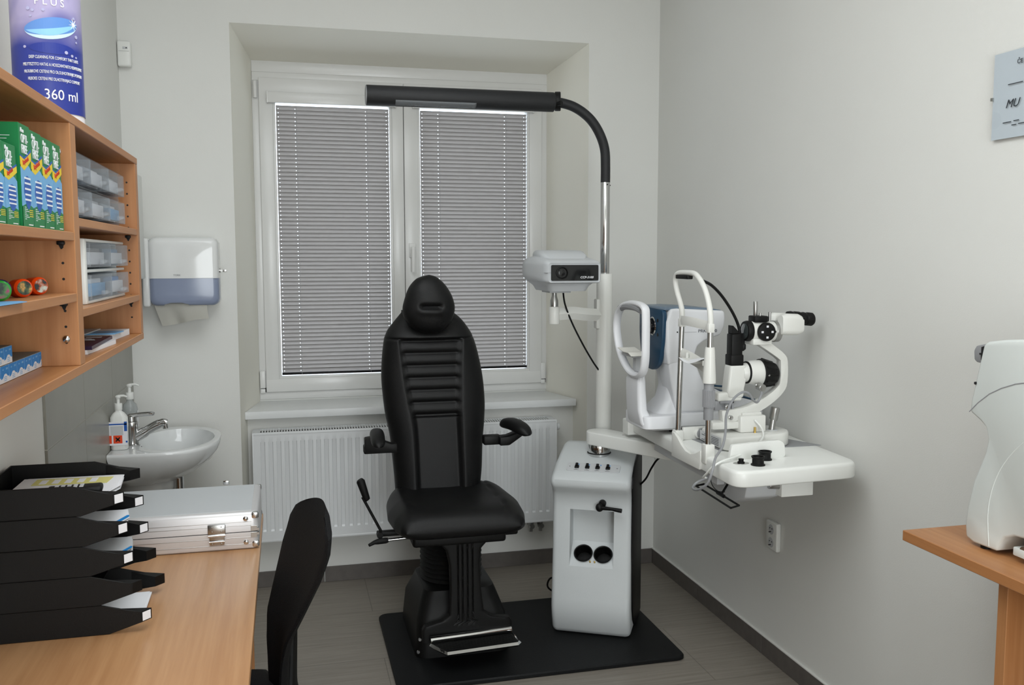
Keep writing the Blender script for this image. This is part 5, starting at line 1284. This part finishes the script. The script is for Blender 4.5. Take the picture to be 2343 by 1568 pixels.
# chin rest posts
obj('post', G().cyl((1.366, 3.000, .972), (1.375, 3.000, 1.366), .0098, seg=24), M_chrome, sl)
g = G().cyl((1.354, 2.735, .972), (1.355, 2.735, 1.36), .0098, seg=24); obj('post', g, M_chrome, sl)
g = G().box(1.350, 1.382, 2.983, 3.017, .905, .978, .004).box(1.338, 1.372, 2.718, 2.752, .915, .980, .004)
# curved front plate joining the two post feet
cpl = [(2.985, .978), (2.965, .975), (2.935, .962), (2.905, .944), (2.870, .930), (2.83, .927), (2.79, .938), (2.752, .955), (2.752, .915), (2.76, .888), (2.985, .888)]
g.prism(cpl, 'x', 1.335, 1.348, .002); obj('post_foot', g, M_cream, sl)
obj('grip_sleeve', G().tube([(1.3545, 2.735, 1.185), (1.3545, 2.735, 1.19), (1.355, 2.735, 1.295), (1.355, 2.735, 1.304)], [.0215, .022, .0165, .015], 28), M_cream, sl)
g = G().cyl((1.354, 2.735, 1.062), (1.354, 2.735, 1.188), .0165, seg=28, b=.001)
for k in range(20):
    a = 2 * PI * k / 20; g.cyl((1.354 + .0185 * math.cos(a), 2.735 + .0185 * math.sin(a), 1.105), (1.354 + .0185 * math.cos(a), 2.735 + .0185 * math.sin(a), 1.162), .0028, seg=6)
g.cyl((1.354, 2.735, 1.105), (1.354, 2.735, 1.163), .0195, seg=28, b=.002)
obj('height_knob', g, M_greyp, sl)
g = G().tube(spl([(1.369, 3.000, 1.258), (1.385, 2.94, 1.245), (1.388, 2.87, 1.232), (1.375, 2.80, 1.222), (1.357, 2.74, 1.212)], 6), .021, 4, sx=.25, up=(0, 0, 1))
g.prism(rrect(1.345, 1.40, 2.84, 2.96, .02), 'z', 1.236, 1.246, .002); obj('chin_support', g, M_cream, sl)
obj('chin_pin', G().cyl((1.372, 2.945, 1.245), (1.372, 2.945, 1.265), .005, seg=10).cyl((1.365, 2.80, 1.235), (1.365, 2.80, 1.252), .005, seg=10), M_white, sl)
g = G()
def cps(a, b, o=0):
    x = 1.335 + .075 * a; y = 2.80 + .135 * b
    return (x, y, 1.248 + .012 * math.sin(2.2 * a + 3 * b) * (1 - b * .3) - .022 * (1 - a) ** 3 * math.sin(PI * b) + o)
tag(obj('chin_paper', G().shell(lambda a, b: cps(a, b, .0008), lambda a, b: cps(a, b, 0), 12, 14), M_paper), 'curled white paper slip on the chin support of the slit lamp', 'paper')
# face frame
ff = [(1.375, 3.000, 1.355), (1.375, 3.000, 1.405), (1.372, 3.008, 1.435), (1.366, 3.024, 1.475), (1.362, 3.032, 1.512), (1.360, 3.018, 1.537), (1.360, 2.985, 1.545), (1.360, 2.92, 1.546), (1.360, 2.868, 1.543), (1.360, 2.825, 1.522), (1.360, 2.785, 1.487), (1.358, 2.752, 1.440), (1.356, 2.736, 1.395), (1.355, 2.735, 1.350)]
obj('face_frame', G().tube(spl(ff, 5), .0095, 14), M_cream, sl)
obj('frame_socket', G().box(1.364, 1.386, 2.989, 3.011, 1.352, 1.382, .003), M_cream, sl); obj('frame_socket', G().box(1.344, 1.366, 2.724, 2.746, 1.352, 1.382, .003), M_cream, sl)
obj('cross_band', G().tube(spl([(1.376, 3.000, 1.376), (1.350, 2.95, 1.379), (1.340, 2.87, 1.381), (1.345, 2.80, 1.378), (1.355, 2.738, 1.372)], 6), .016, 4, sx=.2, up=(0, 0, 1)), M_cream, sl)
obj('forehead_pad', G().prism(round_poly([(1.348, 3.005), (1.372, 3.005), (1.372, 2.905), (1.348, 2.905)], .008), 'z', 1.524, 1.538, .003), M_blackp, sl)
# running base
R = []
bo = round_poly([(1.435, 2.79), (1.455, 2.765), (1.60, 2.775), (1.69, 2.80), (1.730, 2.86), (1.715, 2.935), (1.64, 2.985), (1.50, 2.99), (1.440, 2.975)], .05)
R = [[(x + (1.58 - x) * i, y + (2.88 - y) * i, z) for x, y in bo] for z, i in ((TT + .002, .03), (TT + .006, 0), (.982, 0), (.988, .02), (.990, .05))]
obj('running_base', G().loft(R), M_cream, sl, smooth=50)
obj('glide_plate', G().prism([(1.43, 2.79), (1.815, 2.79), (1.72, 3.0), (1.42, 3.0)], 'z', TT, TT + .0018), M_greyp, sl, smooth=0)
Mp = frame((1.4525, 2.7655, .951), (-.02 - .0, .25, 0), (0, 0, 1))
lbx = frame((1.437, 2.795, .948), (.35, -.80, 0), (0, 0, 1))
rp = obj('rating_plate', G().box(1.4335, 1.4350, 2.80, 2.96, .949, .983, .0004, 1), M_lgrey, sl)
g = G()
for k in range(5): g.box(1.4328, 1.4337, 2.815, 2.945 - .02 * (k % 3), .953 + .0055 * k, .9545 + .0055 * k)
obj('fine_print', g, M_ink, rp, smooth=0)
obj('front_track', G().box(1.385, 1.52, 2.997, 3.012, TT, .986, .003).cyl((1.445, 2.985, .962), (1.445, 3.03, .962), .017, seg=20, b=.002), M_cream, sl)
obj('wheel', G().cyl((1.452, 2.992, .964), (1.452, 2.978, .964), .018, seg=24, b=.002), M_greyp, sl)
obj('joystick', G().tube([(1.660, 2.86, .985), (1.6665, 2.86, 1.030)], [.0115, .011], 20).tube([(1.6655, 2.86, 1.026), (1.667, 2.86, 1.031), (1.6735, 2.86, 1.068), (1.674, 2.86, 1.071)], [.014, .0155, .0165, .014], 20), M_steel, sl)
obj('joystick_gaiter', G().lathe([(0, 0), (.020, 0), (.018, .003), (0, .003)], (1.663, 2.86, .989), 20), M_lgrey, sl)
# carriage blocks
g = G().box(1.523, 1.622, 2.83, 2.92, .990, 1.050, .006).box(1.425, 1.53, 2.845, 2.905, 1.002, 1.030, .008).box(1.535, 1.61, 2.84, 2.91, 1.048, 1.060, .004)
obj('carriage', g, M_cream, sl)
obj('lock_pin', G().cyl((1.577, 2.826, .985), (1.577, 2.826, 1.01), .004, seg=8).cyl((1.572, 2.826, .982), (1.586, 2.826, .982), .0025, seg=8), M_brass, sl)
# microscope arm : flat bent bar
def bar(path, hw, y0, y1, bv=.004):
    """planar bar in XZ: path points with half widths"""
    L, Rr = [], []
    for i, (x, z) in enumerate(path):
        p = Vector(path[min(i + 1, len(path) - 1)]) - Vector(path[max(i - 1, 0)]); p.normalize(); n = Vector((-p.y, p.x)); w = hw[i] if isinstance(hw, list) else hw
        L.append((x + n.x * w, z + n.y * w)); Rr.append((x - n.x * w, z - n.y * w))
    return G().prism(L + Rr[::-1], 'y', y0, y1, bv, 2, ang=50)
pth = [(p[0], p[2]) for p in spl([(1.465, 0, 1.044), (1.545, 0, 1.056), (1.605, 0, 1.078), (1.655, 0, 1.107), (1.687, 0, 1.135), (1.699, 0, 1.162), (1.699, 0, 1.232), (1.688, 0, 1.252), (1.655, 0, 1.276), (1.610, 0, 1.306)], 3)]
hw = [lerp([(0, .024), (.12, .019), (.5, .0145), (.75, .013), (1, .015)], k / (len(pth) - 1)) for k in range(len(pth))]
obj('microscope_arm', bar(pth, hw, 2.850, 2.882), M_cream, sl)
g = G()
for x, z in ((1.478, 1.082), (1.492, 1.044)): g.cyl((x, 2.852, z), (x, 2.838, z), .0085, seg=20, b=.002)
obj('arm_bolt', g, M_chrome, sl)
# illumination arm
g = G().box(1.452, 1.545, 2.86, 2.90, 1.098, 1.130, .008, 3)
g.prism([(1.490, 1.11), (1.485, 1.14), (1.495, 1.225), (1.556, 1.225), (1.562, 1.19), (1.550, 1.14), (1.548, 1.11)], 'y', 2.855, 2.905, .008, 3)
g.cyl((1.545, 2.88, 1.196), (1.573, 2.88, 1.196), .030, .036, seg=32, b=.002)
obj('lamp_carrier', g, M_cream, sl)
obj('carrier_bracket', G().box(1.445, 1.50, 2.868, 2.892, 1.066, 1.10, .003).box(1.505, 1.512, 2.86, 2.87, 1.06, 1.10).box(1.46, 1.512, 2.86, 2.87, 1.092, 1.100), M_greyp, sl)
g = G().cyl((1.565, 2.88, 1.196), (1.571, 2.88, 1.196), .0395, seg=36, b=.001); obj('joint_ring', g, M_blackp, sl)
g = G().tube([(1.570, 2.88, 1.196), (1.585, 2.88, 1.196), (1.618, 2.88, 1.193), (1.628, 2.88, 1.192)], [.040, .042, .046, .045], 36); obj('lamp_house', g, M_cream, sl)
g = G().tube([(1.618, 2.88, 1.192), (1.624, 2.88, 1.192), (1.650, 2.88, 1.189), (1.672, 2.88, 1.186), (1.682, 2.88, 1.185)], [.050, .051, .047, .040, .030], 36)
for k in range(12):
    a = 2 * PI * k / 12; g.cyl((1.625, 2.88 + .050 * math.cos(a), 1.192 + .050 * math.sin(a)), (1.668, 2.88 + .041 * math.cos(a), 1.187 + .041 * math.sin(a)), .004, seg=8)
obj('lamp_cap', g, M_blackp, sl)
obj('cap_screw', G().cyl((1.628, 2.832, 1.190), (1.628, 2.827, 1.190), .0035, seg=10), M_chrome, sl)
obj('clamp_knob', G().cyl((1.598, 2.845, 1.150), (1.598, 2.815, 1.148), .013, seg=24, b=.002).cyl((1.590, 2.848, 1.152), (1.598, 2.84, 1.150), .010, seg=16), M_steel, sl)
g = G().box(1.500, 1.543, 2.860, 2.903, 1.222, 1.335, .006, 2).box(1.497, 1.546, 2.857, 2.906, 1.222, 1.262, .005).box(1.538, 1.556, 2.868, 2.894, 1.272, 1.334, .006).box(1.545, 1.56, 2.866, 2.896, 1.275, 1.30, .007)
obj('slit_tower', g, M_blackp, sl)
obj('tower_prism', G().prism([(1.503, 1.335), (1.503, 1.363), (1.507, 1.363), (1.530, 1.340), (1.530, 1.335)], 'y', 2.866, 2.897, .001, 1), M_blackp, sl)
# black cable from the forehead frame down to the tower
sc_ = [(1.372, 2.83, 1.520), (1.41, 2.845, 1.505), (1.455, 2.86, 1.470), (1.50, 2.875, 1.420), (1.530, 2.88, 1.370), (1.542, 2.88, 1.325), (1.546, 2.88, 1.28)]
obj('fixation_cable', G().tube(spl(sc_, 8), .0052, 12), M_blackp, sl)
# microscope head
g = G().cyl((1.567, 2.87, 1.342), (1.668, 2.87, 1.340), .035, seg=40, b=.003).box(1.568, 1.640, 2.835, 2.905, 1.296, 1.318, .004)
obj('microscope_body', g, M_cream, sl, smooth=40)
obj('objective_ring', G().tube([(1.552, 2.87, 1.343), (1.560, 2.87, 1.343), (1.572, 2.87, 1.343)], [.034, .0365, .036], 36), M_blackp, sl)
obj('objective_glass', G().ball((1.553, 2.87, 1.343), .028, (.12, 1, 1), 28), M_glassy, sl)
mk = obj('magnification_drum', G().cyl((1.614, 2.838, 1.342), (1.614, 2.822, 1.342), .0325, seg=40, b=.003), M_blackp, sl)
for k, s in enumerate(('16', '25', '10', '40')):
    a = PI / 2 * k; cx, cz = 1.614 + .019 * math.cos(a), 1.342 + .019 * math.sin(a)
    obj('scale_window', G().box(cx - .004, cx + .004, 2.8212, 2.8225, cz - .0035, cz + .0035), M_label, mk, smooth=0)
obj('drum_catch', G().box(1.642, 1.650, 2.824, 2.834, 1.338, 1.346, .002), M_blackp, sl)
obj('top_clamp', G().box(1.578, 1.630, 2.845, 2.895, 1.374, 1.396, .004), M_blackp, sl)
obj('steel_pin', G().cyl((1.592, 2.87, 1.392), (1.592, 2.87, 1.446), .0075, seg=20, b=.001).cyl((1.605, 2.86, 1.394), (1.605, 2.86, 1.406), .004, seg=12).cyl((1.648, 2.87, 1.372), (1.648, 2.87, 1.408), .005, seg=12), M_steel, sl)
obj('tube_ring', G().cyl((1.660, 2.87, 1.340), (1.680, 2.87, 1.340), .038, seg=36, b=.002), M_steel, sl)
for y, x in ((2.838, 0), (2.900, -.012)):
    R = []
    for xx, z0, z1, hw_ in ((1.672 + x, 1.332, 1.398, .018), (1.690 + x, 1.329, 1.404, .0235), (1.735 + x, 1.328, 1.402, .0235), (1.752 + x, 1.334, 1.394, .022)):
        R.append([(xx, p[0], p[1]) for p in rrect(y - hw_, y + hw_, z0, z1, hw_ * .8)])
    o = obj('eyepiece_tube', G().loft(R), M_cream, sl, smooth=50)
    obj('eyepiece', G().tube([(1.748 + x, y, 1.386), (1.757 + x, y, 1.386), (1.762 + x, y, 1.385), (1.768 + x, y, 1.385), (1.772 + x, y, 1.384), (1.792 + x, y, 1.382), (1.797 + x, y, 1.382)], [.021, .0225, .0225, .0205, .0235, .0235, .020], 32), M_blackp, o)
# cables hanging from the slit lamp
cb = spl([(1.598, 2.82, 1.14), (1.592, 2.82, 1.118), (1.578, 2.815, 1.100), (1.555, 2.80, 1.108), (1.53, 2.79, 1.135), (1.505, 2.79, 1.140), (1.470, 2.785, 1.118), (1.438, 2.77, 1.07), (1.420, 2.74, 1.02), (1.39, 2.70, .978), (1.335, 2.64, .955), (1.305, 2.60, .925), (1.293, 2.61, .88), (1.285, 2.66, .848), (1.295, 2.72, .838), (1.320, 2.74, .85), (1.345, 2.71, .872)], 8)
tag(obj('grey_cable', G().tube(cb, .0042, 10), M_greyp), 'grey cable looping from the slit lamp lamp house down under the swing table', 'cable')
cb = spl([(1.575, 2.826, 1.035), (1.588, 2.80, 1.01), (1.57, 2.76, .985), (1.50, 2.70, .965), (1.42, 2.65, .954), (1.35, 2.62, .948), (1.315, 2.62, .930), (1.305, 2.64, .905), (1.308, 2.67, .885), (1.322, 2.68, .880)], 8)
tag(obj('white_cable', G().tube(cb, .0036, 10), M_white), 'white cable running from the slit lamp carriage over the table edge', 'cable')
cb = spl([(1.36, 2.70, .905), (1.34, 2.68, .88), (1.335, 2.66, .86), (1.345, 2.64, .845), (1.37, 2.64, .84)], 6)
tag(obj('thin_black_cable', G().tube(cb, .0014, 8), M_blackp), 'thin black wire under the near chin rest post', 'wire')
cb = spl([(1.52, 3.30, .83), (1.515, 3.50, .76), (1.512, 3.58, .70), (1.500, 3.62, .64), (1.472, 3.66, .59), (1.455, 3.70, .55)], 8)
tag(obj('stand_cable', G().tube(cb, .0042, 10), M_blackp), 'black cable hanging behind the instrument stand from the swing arm', 'cable')
cb = spl([(1.135, 3.66, 1.452), (1.150, 3.68, 1.40), (1.185, 3.69, 1.32), (1.235, 3.70, 1.23), (1.29, 3.725, 1.15), (1.322, 3.738, 1.11)], 8)
tag(obj('projector_cable', G().tube(cb, .0038, 10), M_blackp), 'black cable running from the chart projector down to the white pole', 'cable')
cb = spl([(1.235, 3.99, .02), (1.19, 4.0, .03), (1.165, 3.99, .06), (1.170, 3.96, .105), (1.20, 3.90, .13), (1.235, 3.86, .13)], 8)
tag(obj('floor_cable', G().tube(cb, .0045, 10), M_blackp), 'black cable loop at the back foot of the instrument stand', 'cable')
# ------------------------------------------------------------------ chart projector
pj = thing('chart_projector', 'grey CCP-3100 chart projector with a black front panel on the pole arm', 'projector', (1.12, 3.62, 1.457))
PY = 3.515
# horizontal sections from the front (y) to the back
def psec(y, x0, x1, z0, z1, r): return [(p[0], y, p[1]) for p in rrect(x0, x1, z0, z1, r, 5)]
R = [psec(PY + .000, 1.036, 1.240, 1.505, 1.572, .006), psec(PY - .004, 1.028, 1.246, 1.499, 1.578, .010), psec(PY + .008, 1.018, 1.252, 1.496, 1.584, .014), psec(PY + .04, 1.012, 1.254, 1.494, 1.592, .026), psec(PY + .12, 1.000, 1.258, 1.492, 1.602, .034), psec(PY + .22, .992, 1.256, 1.494, 1.606, .038), psec(PY + .30, .998, 1.250, 1.498, 1.602, .038), psec(PY + .33, 1.02, 1.23, 1.51, 1.59, .03)]
obj('body', G().loft(R), M_proj, pj, smooth=50)
R = [psec(PY + .06, 1.060, 1.20, 1.58, 1.592, .005), psec(PY + .10, 1.035, 1.225, 1.58, 1.612, .012), psec(PY + .15, 1.028, 1.230, 1.58, 1.628, .02), psec(PY + .25, 1.030, 1.225, 1.58, 1.632, .022), psec(PY + .30, 1.05, 1.21, 1.58, 1.615, .015)]
obj('lamp_cover', G().loft(R), M_proj, pj, smooth=50)
R = [[(x, y, z) for x, y in rrect(1.125 - a, 1.125 + a, PY + .155 - b, PY + .155 + b, .03)] for z, a, b in ((1.503, .118, .145), (1.492, .104, .13), (1.482, .092, .125), (1.470, .086, .12), (1.462, .082, .115))]
obj('under_pod', G().loft(R), M_proj, pj, smooth=50)
obj('mount_block', G().box(1.062, 1.155, PY + .10, PY + .22, 1.453, 1.464, .003), M_proj, pj)
obj('front_panel', G().prism(rrect(1.038, 1.238, 1.5065, 1.5695, .005), 'y', PY - .0065, PY - .002, .001, 1), M_lens, pj)
obj('lens_ring', G().lathe([(.023, 0), (.025, .003), (.0215, .004), (.019, .0), (.019, -.006)], (0, 0, 0), 32, M=Matrix.Translation((1.083, PY - .0068, 1.538)) @ Matrix.Rotation(PI / 2, 4, 'X')), M_blackp, pj)
obj('lens', G().ball((1.083, PY - .0045, 1.538), .019, (1, .15, 1)), M_lens, pj)
obj('seam', G().box(1.0145, 1.0365, PY - .0035, PY + .02, 1.5385, 1.5392), M_greyp, pj, smooth=0)
text('lettering', 'CCP-3100', .0125, frame((1.160, PY - .0068, 1.5155), (1, 0, 0), (0, 0, 1)), M_label, pj, sx=1.05, shear=.2, off=.0002)
# ------------------------------------------------------------------ light, sky, camera
def area(name, loc, rot, sx, sy, e, col=(1, 1, 1)):
    l = bpy.data.lights.new(name, 'AREA'); l.shape = 'RECTANGLE'; l.size = sx; l.size_y = sy; l.energy = e; l.color = col
    o = bpy.data.objects.new(name, l); COL.objects.link(o); o.location = loc; o.rotation_euler = rot; return o
L1 = area('ceiling_bounce', (.25, .40, ZC - .02), (0, 0, 0), 1.7, 1.9, 23, (.93, .975, 1))
L2 = area('ceiling_lamp', (.12, 2.0, ZC - .03), (0, 0, 0), 1.3, 1.6, 23, (.93, .975, 1))
L3 = area('rear_fill', (.6, YF + .05, 1.45), (math.radians(90), 0, 0), 1.5, 1.7, 70, (.93, .975, 1))
w = bpy.data.worlds.new('World'); SC.world = w; w.use_nodes = True
w.node_tree.nodes['Background'].inputs[0].default_value = (.80, .90, 1, 1); w.node_tree.nodes['Background'].inputs[1].default_value = 3.0
cam = bpy.data.cameras.new('Camera'); co = bpy.data.objects.new('Camera', cam); COL.objects.link(co)
F_PX = 2077.95; cam.sensor_fit = 'HORIZONTAL'; cam.sensor_width = 36; cam.lens = F_PX / 2343 * 36; cam.clip_start = .05
yaw, pit, rol = 0.24433226, 0.09334688, -0.00158576
f = Vector((math.sin(yaw) * math.cos(pit), math.cos(yaw) * math.cos(pit), -math.sin(pit))); r = Vector((math.cos(yaw), -math.sin(yaw), 0)); u_ = r.cross(f)
r2 = math.cos(rol) * r + math.sin(rol) * u_; u2 = -math.sin(rol) * r + math.cos(rol) * u_
m = Matrix((r2, u2, -f)).transposed().to_4x4(); m.translation = (0, 0, 1.6); co.matrix_world = m
SC.camera = co
SC.view_settings.view_transform = 'Standard'; SC.view_settings.look = 'None'; SC.view_settings.gamma = 1; SC.view_settings.use_curve_mapping = False
SC.view_settings.exposure = 0.0
